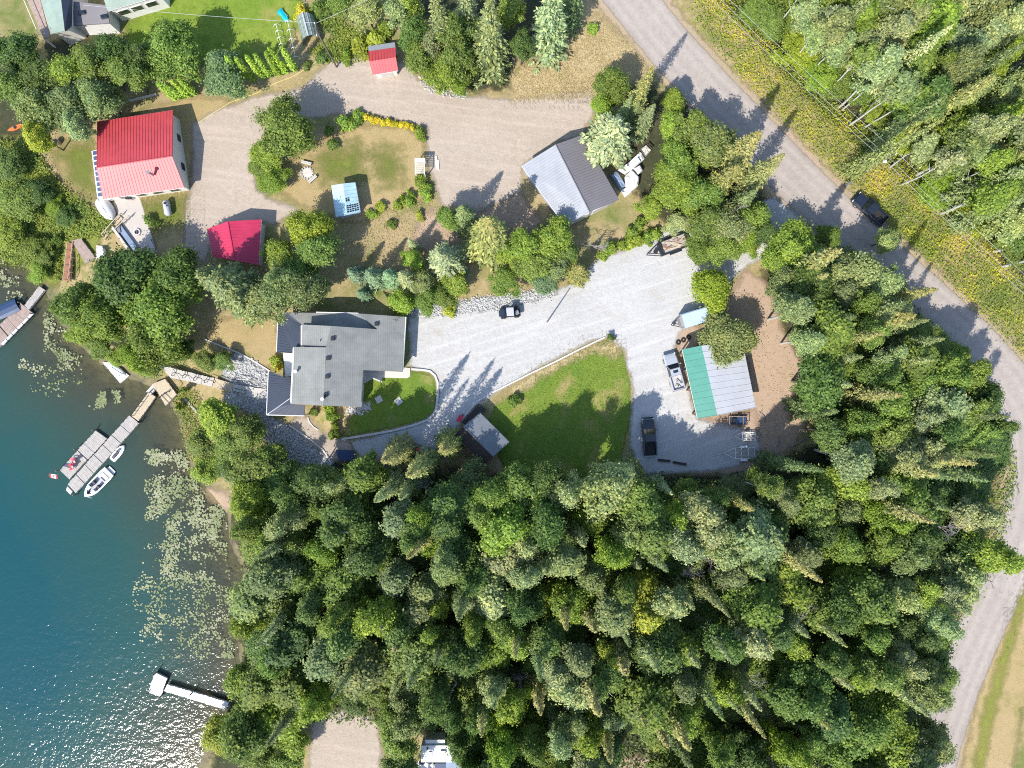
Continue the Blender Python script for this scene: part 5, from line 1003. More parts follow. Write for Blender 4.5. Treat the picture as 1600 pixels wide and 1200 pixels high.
for x0, y0, x1, y1 in ((188, 333, 158, 366), (201, 337, 180, 357)):
    a, b_ = W(x0, y0, .9), W(x1, y1, .9); wb(MB().tube([a, b_], .07, 4), 'handrail', 'new_wood', st)
    for k in range(5): p = lerp(a, b_, k / 4); wb(MB().box(p - Vector((0, 0, .4)), (.08, .08, .8)), 'rail_post', 'new_wood', st)

# ------------------------------------------------------------------ boats
def boat(name, label, L, Wd, px, py, ang, z, hull='white_gel', fit='runabout'):
    p = W(px, py, z); root = thing(name, label, 'boat', (p.x, p.y, LAKE_Z - .25), ang)
    xs = [-.5, -.35, 0, .2, .35, .44, .5]; ws = [.92, 1, 1, .93, .68, .36, .03]
    def ringo(k, w_): return [(x * L * k, 0, 0) for x in xs]
    outer_top = [(x * L, w_ * Wd / 2, .75 + .12 * max(0, x)) for x, w_ in zip(xs, ws)] + [(x * L, -w_ * Wd / 2, .75 + .12 * max(0, x)) for x, w_ in zip(xs[::-1], ws[::-1])]
    bot = [(x * .94, y * .72, 0) for x, y, z_ in outer_top]
    inn_top = [(x * .86 - .02 * L, y * .78, z_) for x, y, z_ in outer_top]; inn_bot = [(x, y, .32) for x, y, z_ in inn_top]
    mbh = MB(); mbh.loft([bot, outer_top, inn_top, inn_bot], caps=False); n_ = len(bot); mbh.f.append(tuple(range(n_ - 1, -1, -1))); mbh.build('hull', hull, root)
    fl = MB(); fl.add([Vector(v) + Vector((0, 0, .015)) for v in inn_bot], [tuple(range(n_))]); fl.build('floor', 'boat_floor', root)
    if fit == 'runabout':
        deck = [(x, y, z_ + .03) for x, y, z_ in outer_top if x > .14 * L]
        MB().slab([(L * .13, Wd * .40, .84), (L * .13, .22, .84), (L * .30, .22, .86), (L * .30, Wd * .33, .86)][::-1], .06).build('bow_deck', hull, root)
        MB().slab([(L * .13, -Wd * .40, .84), (L * .13, -.22, .84), (L * .30, -.22, .86), (L * .30, -Wd * .33, .86)], .06).build('bow_deck', hull, root)
        for s_ in (-1, 1):
            MB().box((L * .05, s_ * Wd * .24, .55), (.5, .5, .4)).box((L * .005, s_ * Wd * .24, .8), (.12, .5, .4)).build('seat', 'boat_vinyl', root)
            MB().box((L * .155, s_ * Wd * .25, .95), (.07, .55, .3), 0, (-.4, 'Y')).build('windscreen', 'dark_glass', root)
            MB().box((L * .36, s_ * Wd * .13, .55), (.75, .28, .25), s_ * -.25).build('bow_seat', 'boat_vinyl', root)
        MB().box((-L * .30, 0, .56), (.5, Wd * .62, .4)).build('bench_seat', hull, root)
        MB().box((-L * .22, .1, .6), (.14, Wd * .4, .3)).build('seat_back', 'boat_vinyl', root)
        MB().box((-L * .44, 0, .68), (.5, Wd * .7, .2)).build('engine_cover', hull, root)
        MB().slab([(-L * .5, Wd * .34, .42), (-L * .5, -Wd * .34, .42), (-L * .59, -Wd * .3, .42), (-L * .59, Wd * .3, .42)], .1).build('swim_platform', hull, root)
        MB().cyl((L * .145, -Wd * .22, .78), .17, .05, 12, 'X').build('steering_wheel', 'black_metal', root)
    else:
        cv = []
        for x, w_ in zip(xs[:-1], ws[:-1]):
            cv.append([(x * L, w_ * Wd * .5, .82), (x * L, w_ * Wd * .3, 1.02), (x * L, 0, 1.12), (x * L, -w_ * Wd * .3, 1.02), (x * L, -w_ * Wd * .5, .82)])
        MB().loft(cv).build('cover', fit, root)
    return root
mbo = boat('motorboat', 'white open-bow motorboat moored along the grey dock', 5.2, 2.0, 152, 756, math.atan2(-(777 - 735), 131 - 172), LAKE_Z + .4)
MB().tube([(2.4, .2, .9), (2.0, 1.0, .8)], .02, 4).build('mooring_line', 'white_paint', mbo)
boat('covered_boat', 'dark covered boat beside reddish dock, cut by frame', 5.2, 2.1, 4, 487, math.radians(205), LAKE_Z + .4, 'navy_paint', 'tarp_blue')
rbt = W(185, 580, LAKE_Z + .5); rr_ = thing('rowboat', 'upturned white rowboat lying on the swim raft', 'boat', (rbt.x, rbt.y, LAKE_Z + .36), math.atan2(-16, 24))
rings = [[(x * 2.6, w_ * .55 * math.cos(a_), max(0, .34 * w_ ** .5 * math.sin(a_))) for a_ in [math.pi * k / 8 for k in range(9)]] for x, w_ in zip([-.5, -.45, -.2, .1, .35, .5], [.6, .85, 1, .95, .6, .06])]
MB().loft(rings).build('hull', 'white_gel', rr_, True); MB().box((-.05, 0, .36), (2.2, .05, .05)).build('keel', 'grey_metal', rr_); MB().slab([(-.9, -.52, .02), (.6, -.52, .02), (.6, -.44, .2), (-.9, -.44, .2)], .02).build('gunwale', 'navy_paint', rr_)
# jet ski
jp = W(183.5, 708, LAKE_Z + .3); js = thing('jet_ski', 'white jet ski tied between dock and motorboat', 'jet ski', (jp.x, jp.y, LAKE_Z - .1), math.atan2(-(697 - 719), 193 - 174))
xs, ws, hs = [-1.4, -1.1, -.3, .5, 1.0, 1.35, 1.5], [.42, .5, .55, .52, .4, .2, .03], [.35, .4, .42, .5, .55, .5, .42]
MB().loft([[(x, w_, .1), (x, w_ * 1.05, h_ * .8), (x, w_ * .6, h_), (x, -w_ * .6, h_), (x, -w_ * 1.05, h_ * .8), (x, -w_, .1)] for x, w_, h_ in zip(xs, ws, hs)]).build('hull', 'white_gel', js)
MB().loft([[(x, w_, .38), (x, w_ * .8, h_), (x, -w_ * .8, h_), (x, -w_, .38)] for x, w_, h_ in ((-1.0, .2, .62), (-.5, .24, .75), (.1, .22, .72), (.35, .18, .85), (.75, .12, .7))]).build('seat', 'boat_vinyl', js)
MB().tube([(.35, -.38, .92), (.42, 0, .95), (.35, .38, .92)], .035, 5).build('handlebar', 'black_metal', js); MB().box((.62, 0, .78), (.4, .35, .1), 0, (.4, 'Y')).build('hood', 'grey_metal', js)
# white shrink-wrapped boat near the patio
cbp = G(168, 327); cb = thing('wrapped_boat', 'white tarp-covered boat on the grass beside the patio', 'boat', cbp, math.atan2(-(343 - 316), 178 - 160))
xs, ws, hs = [-1.7, -1.4, -.6, .4, 1.2, 1.7, 1.95], [.55, .85, 1.0, 1.0, .8, .4, .05], [.8, 1.0, 1.2, 1.25, 1.1, .9, .75]
MB().loft([[(x, w_, .1), (x, w_, .6), (x, w_ * .55, h_ * .9), (x, 0, h_), (x, -w_ * .55, h_ * .9), (x, -w_, .6), (x, -w_, .1)] for x, w_, h_ in zip(xs, ws, hs)]).build('tarp', 'tarp_white', cb, True)
MB().tube([(-1.6, 0, 1.0), (.4, 0, 1.3), (1.8, 0, .9)], .03, 5).build('ridge_rope', 'grey_metal', cb)
for x in (-1, 1): MB().box((x, 0, .05), (.15, 1.5, .2)).build('stand', 'dark_wood', cb)

# red chairs, flag
def chair(px, py, ang, label):
    p = W(px, py, DZ); r_ = thing('deck_chair', label, 'chair', (p.x, p.y, DZ), ang, 'red chairs on the dock')
    for k in range(4): MB().box((.18 - k * .13, 0, .36 - k * .03), (.11, .55, .03)).build('seat_slat', 'chair_red', r_)
    for k in range(5): MB().box((-.36, -.22 + k * .11, .68), (.03, .095, .8 - abs(k - 2) * .06), 0, (-.35, 'Y')).build('back_slat', 'chair_red', r_)
    for s_ in (-1, 1):
        MB().box((-.02, s_ * .36, .56), (.75, .14, .03)).build('armrest', 'chair_red', r_)
        MB().box((.26, s_ * .34, .28), (.1, .04, .56)).build('leg', 'chair_red', r_); MB().box((-.3, s_ * .3, .22), (.1, .04, .48)).build('leg', 'chair_red', r_)
    tw = MB().box((-.5, .1, .95), (.25, .4, .06), .3).build('towel', 'mint_roof', r_)
chair(117, 720, math.radians(190), 'red slatted deck chair on the float, nearer the shore'); chair(114, 729, math.radians(200), 'red slatted deck chair on the float, nearer the flag')
fp = W(92, 741, DZ); fl = thing('flag', 'red and white maple leaf flag at the dock end', 'flag', (fp.x, fp.y, DZ))
MB().tube([(0, 0, 0), (-.15, .05, 2.0)], .025, 6).build('flagpole', 'white_paint', fl)
def wav(x): return .06 * math.sin(x * 7)
for k, (x0, x1, mt) in enumerate(((0, .3, 'flag_red'), (.3, .85, 'white_paint'), (.85, 1.15, 'flag_red'))):
    mbf = MB(); n_ = 4
    for i in range(n_):
        u0, u1 = x0 + (x1 - x0) * i / n_, x0 + (x1 - x0) * (i + 1) / n_
        mbf.slab([(-.15 + u0, .05 - u0 * .2 - .3, 1.75 + wav(u0)), (-.15 + u1, .05 - u1 * .2 - .3, 1.75 + wav(u1)), (-.15 + u1, .05 - u1 * .2 + .3, 1.85 + wav(u1)), (-.15 + u0, .05 - u0 * .2 + .3, 1.85 + wav(u0))], .008)
    mbf.build('flag_panel', mt, fl)
lf = MB(); cxm = .425; star = []
for k in range(22):
    a_ = 2 * math.pi * k / 22; rr0 = .17 if k % 2 == 0 else .09; star.append((cxm + rr0 * math.cos(a_), -.035 + rr0 * math.sin(a_), 1.80 + wav(cxm + .1) + .05))
lf.slab(star, .01).build('leaf_emblem', 'flag_red', fl)

# ------------------------------------------------------------------ vehicles
def wheel(root, x, y, r=.4, w=.26):
    wh = MB().cyl((x, y, r), r, w, 18, 'Y').build('wheel', 'rubber', root)
    s_ = 1 if y > 0 else -1; MB().cyl((x, y + s_ * w * .5, r), r * .6, .03, 12, 'Y').build('rim', 'grey_metal', root.children[-1] if False else wh)
def sect(x, w_, z0, z1, bev=.14): return [(x, -w_, z0), (x, -w_, z1 - bev), (x, -w_ + bev, z1), (x, w_ - bev, z1), (x, w_, z1 - bev), (x, w_, z0)]
def pickup(label, px, py, ang, paint, L=5.6, sunroof=False, group='pickup trucks', load=None, dark_roof=None):
    p = G(px, py); r_ = thing('pickup_truck', label, 'truck', (p.x, p.y, p.z + .04), ang, group); h = L / 2; wd = .98
    MB().loft([sect(x, w_, .42, z_) for x, w_, z_ in ((-.05 * L, wd, 1.12), (.18 * L, wd, 1.14), (.36 * L, wd * .98, 1.10), (.46 * L, wd * .93, 1.0), (.495 * L, wd * .80, .86))]).build('body', paint, r_)
    # cab
    zb, zt = 1.10, 1.86; cab = [( -.115 * L, .93), (.20 * L, .93)]
    x0, x1 = -.12 * L, .215 * L; t0, t1 = -.10 * L, .085 * L
    bot = [(x0, -.95, zb), (x1, -.93, zb), (x1, .93, zb), (x0, .95, zb)]; top = [(t0, -.74, zt), (t1, -.74, zt), (t1, .74, zt), (t0, .74, zt)]
    cabo = MB().loft([bot, top]).build('cab', dark_roof or paint, r_)
    ins = MB().slab([(t0 + .06, -.68, zt + .035), (t1 - .06, -.68, zt + .035), (t1 - .06, .68, zt + .035), (t0 + .06, .68, zt + .035)], .03).build('roof_panel', dark_roof or paint, r_)
    if sunroof: MB().slab([(t1 - .62, -.36, zt + .045), (t1 - .22, -.36, zt + .045), (t1 - .22, .36, zt + .045), (t1 - .62, .36, zt + .045)], .01).build('sunroof', 'dark_glass', r_)
    def pane(nm, A, Bq, Cq, Dq, off):
        cc = (Vector(A) + Vector(Bq) + Vector(Cq) + Vector(Dq)) / 4; mb_ = MB(); ps = [lerp(Vector(q), cc, .1) + Vector(off) for q in (A, Bq, Cq, Dq)]; mb_.add(ps + [p_ - Vector(off) * 1.5 for p_ in ps], [(0, 1, 2, 3), (4, 5, 6, 7), (0, 1, 5, 4), (1, 2, 6, 5), (2, 3, 7, 6), (3, 0, 4, 7)]).build(nm, 'dark_glass', cabo)
    pane('windscreen', bot[1], bot[2], top[2], top[1], (.014, 0, .014)); pane('rear_window', bot[0], bot[3], top[3], top[0], (-.015, 0, .004))
    pane('side_window', bot[0], bot[1], top[1], top[0], (0, -.015, .006)); pane('side_window', bot[3], bot[2], top[2], top[3], (0, .015, .006))
    # bed: floor, walls, tailgate
    bx0, bx1 = -.495 * L, -.125 * L; bl = bx1 - bx0; bc = (bx0 + bx1) / 2
    MB().box((bc, 0, .68), (bl, 1.5, .08)).build('bed_floor', 'rubber' if paint != 'silver_paint' else 'boat_floor', r_)
    for s_ in (-1, 1): MB().loft([[(x, s_ * .76, .45), (x, s_ * wd, .45), (x, s_ * wd, 1.06), (x, s_ * .9, 1.14), (x, s_ * .80, 1.14), (x, s_ * .76, 1.06)] for x in (bx0, bx1)]).build('bed_side', paint, r_)
    MB().box((bx0 + .05, 0, .86), (.09, 1.56, .56)).build('tailgate', paint, r_); MB().box((bx1 + .03, 0, .84), (.06, 1.54, .58)).build('bulkhead', paint, r_)
    if load:
        for k in range(5): MB().box((bc + random.uniform(-.6, .6), random.uniform(-.5, .5), .85), (random.uniform(.3, .6), random.uniform(.2, .5), .3), random.random()).build('cargo_box', 'weathered_wood' if k % 2 else 'boat_floor', r_)
    MB().box((.505 * L, 0, .55), (.16, 1.75, .22)).build('bumper', 'grey_metal' if paint == 'silver_paint' else 'black_metal', r_); MB().box((-.51 * L, 0, .55), (.14, 1.8, .2)).build('bumper', 'grey_metal', r_)
    for s_ in (-1, 1):
        MB().box((.475 * L, s_ * .72, .84), (.16, .34, .16), -s_ * .25).build('headlight', 'lens_clear', r_); MB().box((bx0 - .005, s_ * .88, .88), (.06, .14, .36)).build('taillight', 'lens_red', r_)
        MB().box((.175 * L, s_ * 1.1, 1.2), (.14, .24, .2)).build('mirror', paint, r_)
        for x in (.33 * L, -.30 * L): wheel(r_, x, s_ * .84)
    return r_
def hd(dx, dy): return math.atan2(-dy, dx)
pickup('silver pickup truck with open bed parked beside the teal shed', 1051, 581, hd(-14, -49), 'silver_paint', 5.4, True, load=True)
pickup('black pickup truck parked in tree shade on lower gravel', 1012.5, 682, hd(-4, -57), 'black_paint', 5.5)
pickup('black pickup truck stopped on the paved road', 1355, 329, hd(-42, -37), 'navy_paint', 5.6)
# side-by-side buggy
p = G(796, 489); ut = thing('utility_buggy', 'small dark blue utility buggy with grey roof on white gravel', 'buggy', p, hd(-32, 3))
MB().loft([sect(x, w_, .35, z_, .1) for x, w_, z_ in ((.35, .72, .9), (.8, .72, .95), (1.25, .62, .85), (1.55, .42, .65))]).build('hood', 'navy_paint', ut)
MB().box((0, 0, .5), (2.4, 1.3, .3)).build('chassis', 'black_metal', ut)
MB().loft([[(x, -.62, 1.82), (x, -.5, 1.9), (x, .5, 1.9), (x, .62, 1.82), (x, .6, 1.76), (x, -.6, 1.76)] for x in (-.62, .42)]).build('roof', 'boat_floor', ut)
for s_ in (-1, 1):
    for x, xt in ((.5, .38), (-.65, -.58)): MB().tube([(x, s_ * .64, .8), (xt, s_ * .58, 1.8)], .035, 6).build('cage_bar', 'black_metal', ut)
    MB().box((-.2, s_ * .33, .85), (.5, .5, .16)).box((-.48, s_ * .33, 1.1), (.1, .5, .5)).build('seat', 'boat_vinyl', ut)
    for x in (.95, -1.0): wheel(ut, x, s_ * .68, .33, .26)
MB().box((-1.15, 0, .8), (.85, 1.25, .08)).box((-1.15, .62, .95), (.85, .05, .3)).box((-1.15, -.62, .95), (.85, .05, .3)).box((-1.57, 0, .95), (.05, 1.25, .3)).build('cargo_tray', 'black_metal', ut)
MB().box((-1.1, .15, 1.0), (.5, .6, .35), .3).build('cargo_box', 'grey_metal', ut); MB().cyl((.55, .3, 1.15), .17, .04, 12, 'X').build('steering_wheel', 'black_metal', ut)

# flatbed trailer with boards
def quad_frame(px4): return [G(x, y) for x, y in px4]
p = G(1050, 384); tr = thing('utility_trailer', 'black open utility trailer loaded with scrap boards', 'trailer', p, hd(-45, 17))
MB().box((0, 0, .55), (4.1, 1.9, .08)).build('floor', 'weathered_wood', tr)
for s_ in (-1, 1):
    MB().box((0, s_ * .98, .85), (4.2, .07, .55)).build('side_rail', 'black_metal', tr); MB().tube([(2.1, s_ * .9, .5), (4.1, 0, .5)], .06, 6).build('tongue_bar', 'black_metal', tr)
    for x in (-.45, .5): wheel(tr, x, s_ * 1.12, .33, .2)
    MB().box((0, s_ * 1.14, .72), (1.9, .26, .05)).build('fender', 'black_metal', tr)
MB().box((2.08, 0, .9), (.3, 2.0, .7)).build('front_box', 'black_metal', tr); MB().box((-2.08, 0, .85), (.07, 2.0, .6)).build('ramp_gate', 'black_metal', tr)
MB().cyl((2.7, 0, .62), .33, .2, 16).build('spare_tyre', 'rubber', tr); MB().tube([(3.6, 0, 0), (3.6, 0, .9)], .04, 6).build('jack', 'grey_metal', tr)
g = random.Random(4)
for k in range(26):
    p0 = G(1050, 384); o_ = MB().box((g.uniform(-1.3, 1.3), g.uniform(-.6, .6), .62 + g.random() * .22), (g.uniform(.5, 1.6), g.uniform(.08, .26), .05), g.uniform(-.6, .6)).build('scrap_board', g.choice(['new_wood', 'brown_deck', 'red_wood', 'pale_plank', 'new_wood', 'weathered_wood']), tr)
# enclosed trailer
p = G(1091, 495); et = thing('enclosed_trailer', 'pale blue enclosed cargo trailer under the yellow-green maple', 'trailer', p, hd(-66, 20))
MB().loft([[(x, -1.05, .5), (x, -1.05, 2.25), (x, -.9, 2.4), (x, .9, 2.4), (x, 1.05, 2.25), (x, 1.05, .5)] for x in (-2.9, 2.9)]).build('body', 'pale_blue', et)
MB().loft([[(2.9, -1.0, .5), (2.9, -1.0, 2.2), (2.9, 1.0, 2.2), (2.9, 1.0, .5)], [(3.25, -.6, .5), (3.25, -.6, 2.0), (3.25, .6, 2.0), (3.25, .6, .5)]]).build('nose', 'taupe_metal', et)
for s_ in (-1, 1):
    MB().tube([(3.2, s_ * .6, .5), (4.3, 0, .5)], .06, 6).build('tongue_bar', 'black_metal', et)
    for x in (-.9, 0): wheel(et, x, s_ * 1.08, .35, .2)
MB().box((-.9, .2, 2.46), (.45, .45, .12)).build('roof_vent', 'white_gel', et); MB().cyl((3.75, 0, .35), .12, .7, 8).build('jack', 'black_metal', et)
for x in (-2.0, -1.0, 0, 1.0, 2.0): MB().box((x, 0, 2.405), (.04, 1.8, .015)).build('roof_rib', 'pale_blue', et)

# boat trailers
def boat_trailer(label, px, py, ang, L, Wd, fend):
    p = G(px, py); r_ = thing('boat_trailer', label, 'trailer', p, ang, 'empty boat trailers'); z = .5; h = Wd / 2
    for s_ in (-1, 1):
        MB().tube([(-L * .5, s_ * h, z), (L * .05, s_ * h, z), (L * .38, 0, z)], .05, 6).build('rail', 'white_gel', r_); wheel(r_, -L * .18, s_ * (h + .2), .3, .18)
        if fend: MB().box((-L * .18, s_ * (h + .2), .66), (1.0, .26, .05)).build('fender', 'white_gel', r_)
        MB().box((-L * .25, s_ * h * .45, z + .1), (L * .36, .12, .08)).build('bunk', 'weathered_wood', r_)
    for x in (-.5, -.32, -.12, .04): MB().tube([(L * x, -h, z), (L * x, h, z)], .045, 6).build('crossbar', 'white_gel', r_)
    MB().tube([(L * .3, 0, z), (L * .56, 0, z)], .05, 6).build('tongue', 'pale_metal', r_); MB().tube([(L * .4, 0, z), (L * .38, 0, z + .6)], .05, 6).build('winch_post', 'pale_metal', r_)
boat_trailer('larger empty white boat trailer with fenders on shaded gravel', 1150, 707.5, math.pi, 5.2, 1.55, True)
boat_trailer('smaller empty boat trailer beside the dirt patch', 1160, 681, math.pi, 3.4, 1.15, False)
p = G(1152, 657); qt = thing('quad_trailer', 'small dark box trailer with brown frame behind teal shed', 'trailer', p, math.pi)
MB().box((0, 0, .5), (2.2, 1.1, .25)).build('tub', 'tarp_blue', qt)
for s_ in (-1, 1): MB().tube([(-1.4, s_ * .62, .8), (1.4, s_ * .62, .8)], .05, 5).build('side_rail', 'brown_deck', qt); wheel(qt, -.2, s_ * .75, .28, .18)
for x in (-1.4, -.6, 1.4): MB().tube([(x, -.62, .8), (x, .62, .8)], .05, 5).build('cross_rail', 'brown_deck', qt)
for s_ in (-1, 1):
    for x in (-1.3, 1.3): MB().box((x, s_ * .6, .42), (.06, .06, .84)).build('leg', 'brown_deck', qt)
MB().tube([(1.4, 0, .5), (2.2, 0, .4)], .05, 5).build('tongue', 'black_metal', qt); MB().box((.7, 0, .75), (.5, .7, .3)).build('toolbox', 'black_metal', qt)
# tyres
for i, (x, y) in enumerate([(1059.5, 535), (1067.5, 531.5), (1075.5, 527)]):
    p = G(x, y); pts = [(p.x + .26 * math.cos(a_), p.y + .26 * math.sin(a_), p.z + .13) for a_ in [2 * math.pi * k / 20 for k in range(21)]]
    tag(MB().tube(pts, .12, 8).build('spare_tyre', 'rubber', smooth=True), ['tyre on ground nearest the silver pickup truck', 'middle tyre of the three on ground', 'tyre on ground closest to the teal shed'][i], 'tyre', 'tyres lying by the shed')

# camper at the bottom
p = G(712, 1176); rv = thing('camper_trailer', 'long white camper trailer under trees at bottom edge', 'camper', p)
def RV(x, y, z): return W(x, y, z)
zt = 3.1
def bx(nm, x0, y0, x1, y1, z0, z1, mt, par=None):
    a, b_ = W(x0, y0, z1), W(x1, y1, z1); return wb(MB().box(((a.x + b_.x) / 2, (a.y + b_.y) / 2, (z0 + z1) / 2), (abs(b_.x - a.x), abs(b_.y - a.y), z1 - z0)), nm, mt, rv, par)
body = bx('body', 658, 1165, 768, 1191, .5, zt, 'white_gel'); bx('slide_out', 664.5, 1156, 695, 1165.2, .6, 2.8, 'white_gel'); bx('roof_hatch', 670, 1175, 675, 1183, zt, zt + .12, 'grey_metal'); bx('roof_hatch', 666.5, 1168.5, 669.5, 1171.5, zt, zt + .1, 'black_metal')
bx('air_conditioner', 688, 1174, 696, 1179, zt, zt + .3, 'white_gel'); bx('roof_vent', 710, 1176, 716, 1181, zt, zt + .12, 'dark_glass'); bx('awning', 697, 1190.5, 745, 1206, 2.6, 2.66, 'cover_blue')
for s_ in (1166.5, 1189.5):
    for x in (705, 713): q = W(x, s_, .4); wb(MB().cyl((q.x, q.y, .38), .38, .22, 16, 'Y'), 'wheel', 'rubber', rv)
for dy in (-7, 7): wb(MB().tube([W(768, 1178 + dy, .6), W(784, 1178, .6)], .06, 6), 'tongue_bar', 'pale_metal', rv)
for i, x in enumerate((690, 730)): q = W(x, 1165.2, 1.9); wb(MB().box((q.x, q.y, 1.9), (1.1, .06, .7)), 'window', 'dark_glass', rv)
pad('camper_deck', 'dark deck beside the camper at the bottom edge', 'deck', [(650, 1193), (700, 1193), (700, 1260), (650, 1260)], .25, .3, 'tarp_blue')
for i, (x, y) in enumerate([(652, 1191), (656, 1197), (666, 1194), (676, 1195)]):
    q = W(x, y, .5); r_ = thing('patio_chair', ['first', 'second', 'third', 'fourth'][i] + ' white patio chair from left on the camper deck', 'chair', (q.x, q.y, .27), i * 1.3, 'chairs on the camper deck')
    MB().box((0, 0, .4), (.5, .5, .05)).build('seat', 'white_gel', r_); MB().box((-.25, 0, .68), (.05, .5, .5)).build('backrest', 'white_gel', r_)
    for u in (-.2, .2):
        for v in (-.2, .2): MB().box((u, v, .2), (.05, .05, .4)).build('leg', 'white_gel', r_)

# junk under white tarps beside the grey garage
def lump(root, name, pts, z0, hgt, mat, seed=0):
    g_ = random.Random(seed); ring = [W(x, y, hgt) for x, y in pts]; c = sum(ring, Vector()) / len(ring); mb_ = MB(); dense = []
    for i in range(len(ring)):
        for k in range(3): dense.append(lerp(ring[i], ring[(i + 1) % len(ring)], k / 3))
    R0 = [Vector((p_.x, p_.y, z0)) for p_ in dense]; R1 = [Vector((p_.x, p_.y, hgt * .75 + g_.uniform(-.1, .1))) for p_ in dense]; R2 = [lerp(p_, c, .22) + Vector((0, 0, g_.uniform(-.12, .12))) for p_ in dense]; R3 = [lerp(p_, c, .75) + Vector((0, 0, g_.uniform(-.05, .15))) for p_ in dense]
    mb_.loft([R0, R1, R2, R3]); return wb(mb_, name, mat, root)
def J(zx, zy): return (920 + zx * 140 / 1200, 200 + zy * 140 / 1200)
cr = thing('covered_cargo', 'white tarp-draped load beside the grey garage', 'covered load', G(985, 285))
lump(cr, 'tarp', [J(490, 640), (J(580, 545)), J(680, 640), J(670, 760), J(570, 840), J(500, 760)], .1, 1.5, 'tarp_white', 1); lump(cr, 'tarp', [J(440, 820), J(520, 790), J(570, 850), J(495, 915)], .1, .9, 'white_gel', 2)
cr2 = thing('old_car', 'old white car body behind the grey garage, partly tarped', 'car', G(995, 255))
lump(cr2, 'body', [J(395, 550), J(540, 450), J(690, 305), J(755, 400), J(600, 540), J(500, 600)], .2, 1.1, 'white_gel', 3); lump(cr2, 'cab', [J(560, 470), J(660, 380), J(700, 440), J(600, 530)], 1.0, 1.5, 'white_gel', 4); lump(cr2, 'load', [J(600, 540), J(690, 490), J(730, 560), J(665, 615)], .2, 1.2, 'tarp_white', 5)
cr3 = thing('wooden_crate', 'open tan crate at the end of the white car', 'crate', G(1011, 235)); lump(cr3, 'box', [J(700, 275), J(770, 215), J(840, 290), J(770, 370)], 0, .9, 'pale_plank', 6); wb(MB().tube([W(*J(690, 290), 1.0), W(*J(755, 390), 1.0)], .08, 5).tube([W(*J(780, 210), 1.0), W(*J(850, 280), 1.0)], .1, 5), 'rim', 'dark_wood', cr3)
cr4 = thing('covered_load', 'blue-grey tarped stack against the garage wall', 'covered load', G(962, 278)); lump(cr4, 'tarp', [J(285, 620), J(380, 565), J(500, 760), J(430, 820)], .1, 1.1, 'cover_blue', 7)

# ------------------------------------------------------------------ yard things
# patio fire pit
def ring_stones(root, n_, r, sz, mat, z=.12):
    for k in range(n_):
        a_ = 2 * math.pi * k / n_; MB().box((r * math.cos(a_), r * math.sin(a_), z), (sz, sz * .95, .26), a_ + random.uniform(-.1, .1)).build('stone', mat, root)
f = thing('fire_pit', 'round fire pit in the middle of the patio', 'fire pit', G(215, 363)); ring_stones(f, 12, .42, .2, 'concrete'); MB().cyl((0, 0, .08), .34, .06, 14).build('ash_bed', 'charcoal', f); MB().tube([(-.34, 0, .28), (.34, 0, .28)], .025, 4).tube([(0, -.34, .28), (0, .34, .28)], .025, 4).build('grill_bars', 'grey_metal', f)
f = thing('fire_pit', 'pale ash fire circle on the dry lawn', 'fire pit', G(480, 271)); ring_stones(f, 13, .85, .24, 'rock', .08); MB().cyl((0, 0, .05), .75, .06, 16).build('ash_bed', 'ash', f)
def bench(label, px, py, ang, L=1.5, mat='pale_plank'):
    r_ = thing('bench', label, 'bench', G(px, py), ang, 'plank benches'); MB().box((0, .12, .45), (L, .2, .06)).build('seat', mat, r_); MB().box((0, -.12, .45), (L, .2, .06)).build('seat', mat, r_)
    for s_ in (-1, 1): MB().box((s_ * L * .38, 0, .21), (.12, .4, .42)).build('leg', 'dark_wood', r_)
bench('white plank bench above the pale ash fire circle', 480, 256, hd(12, 3)); bench('white plank bench below the pale ash fire circle', 489.5, 281, hd(9, -8)); bench('white plank bench at the patio edge by grass', 238.5, 383, hd(10, 22), 1.9)
# retaining bench beside the patio
rw = thing('retaining_wall', 'long blue-grey retaining bench along the patio edge', 'wall', G(196, 377))
a, b_ = G(180, 357), G(211, 400)
d = (b_ - a); an_ = math.atan2(d.y, d.x); c = (a + b_) / 2
wb(MB().box((c.x, c.y, c.z + .3), (d.length, .35, .9), an_), 'wall', 'pale_plank', rw); nn = Vector((-d.y, d.x, 0)).normalized(); cc = c + nn * .75
wb(MB().box((cc.x, cc.y, c.z + .22), (d.length * .85, .75, .5), an_), 'seat', 'cover_blue', rw)
wb(MB().box((a.x + .8, a.y - .2, a.z + .3), (.5, 1.1, .7), .2), 'table', 'taupe_metal', rw)
# propane tank
tk = thing('propane_tank', 'grey-white horizontal tank on grass by red-roofed house', 'tank', G(265, 327), hd(4, 24))
rings = [[(x, .48 * k * math.cos(a_), .75 + .48 * k * math.sin(a_)) for a_ in [2 * math.pi * i / 14 for i in range(14)]] for x, k in ((-1.15, .3), (-1.05, .75), (-.85, 1), (.85, 1), (1.05, .75), (1.15, .3))]
MB().loft(rings).build('shell', 'pale_metal', tk, True)
for x in (-.6, .6): MB().box((x, 0, .16), (.15, .7, .35)).build('foot', 'concrete', tk)
MB().cyl((-.55, .05, 1.28), .16, .2, 10).build('valve_dome', 'black_metal', tk); MB().box((-.2, .2, 1.2), (.2, .14, .14)).build('gauge', 'black_metal', tk)
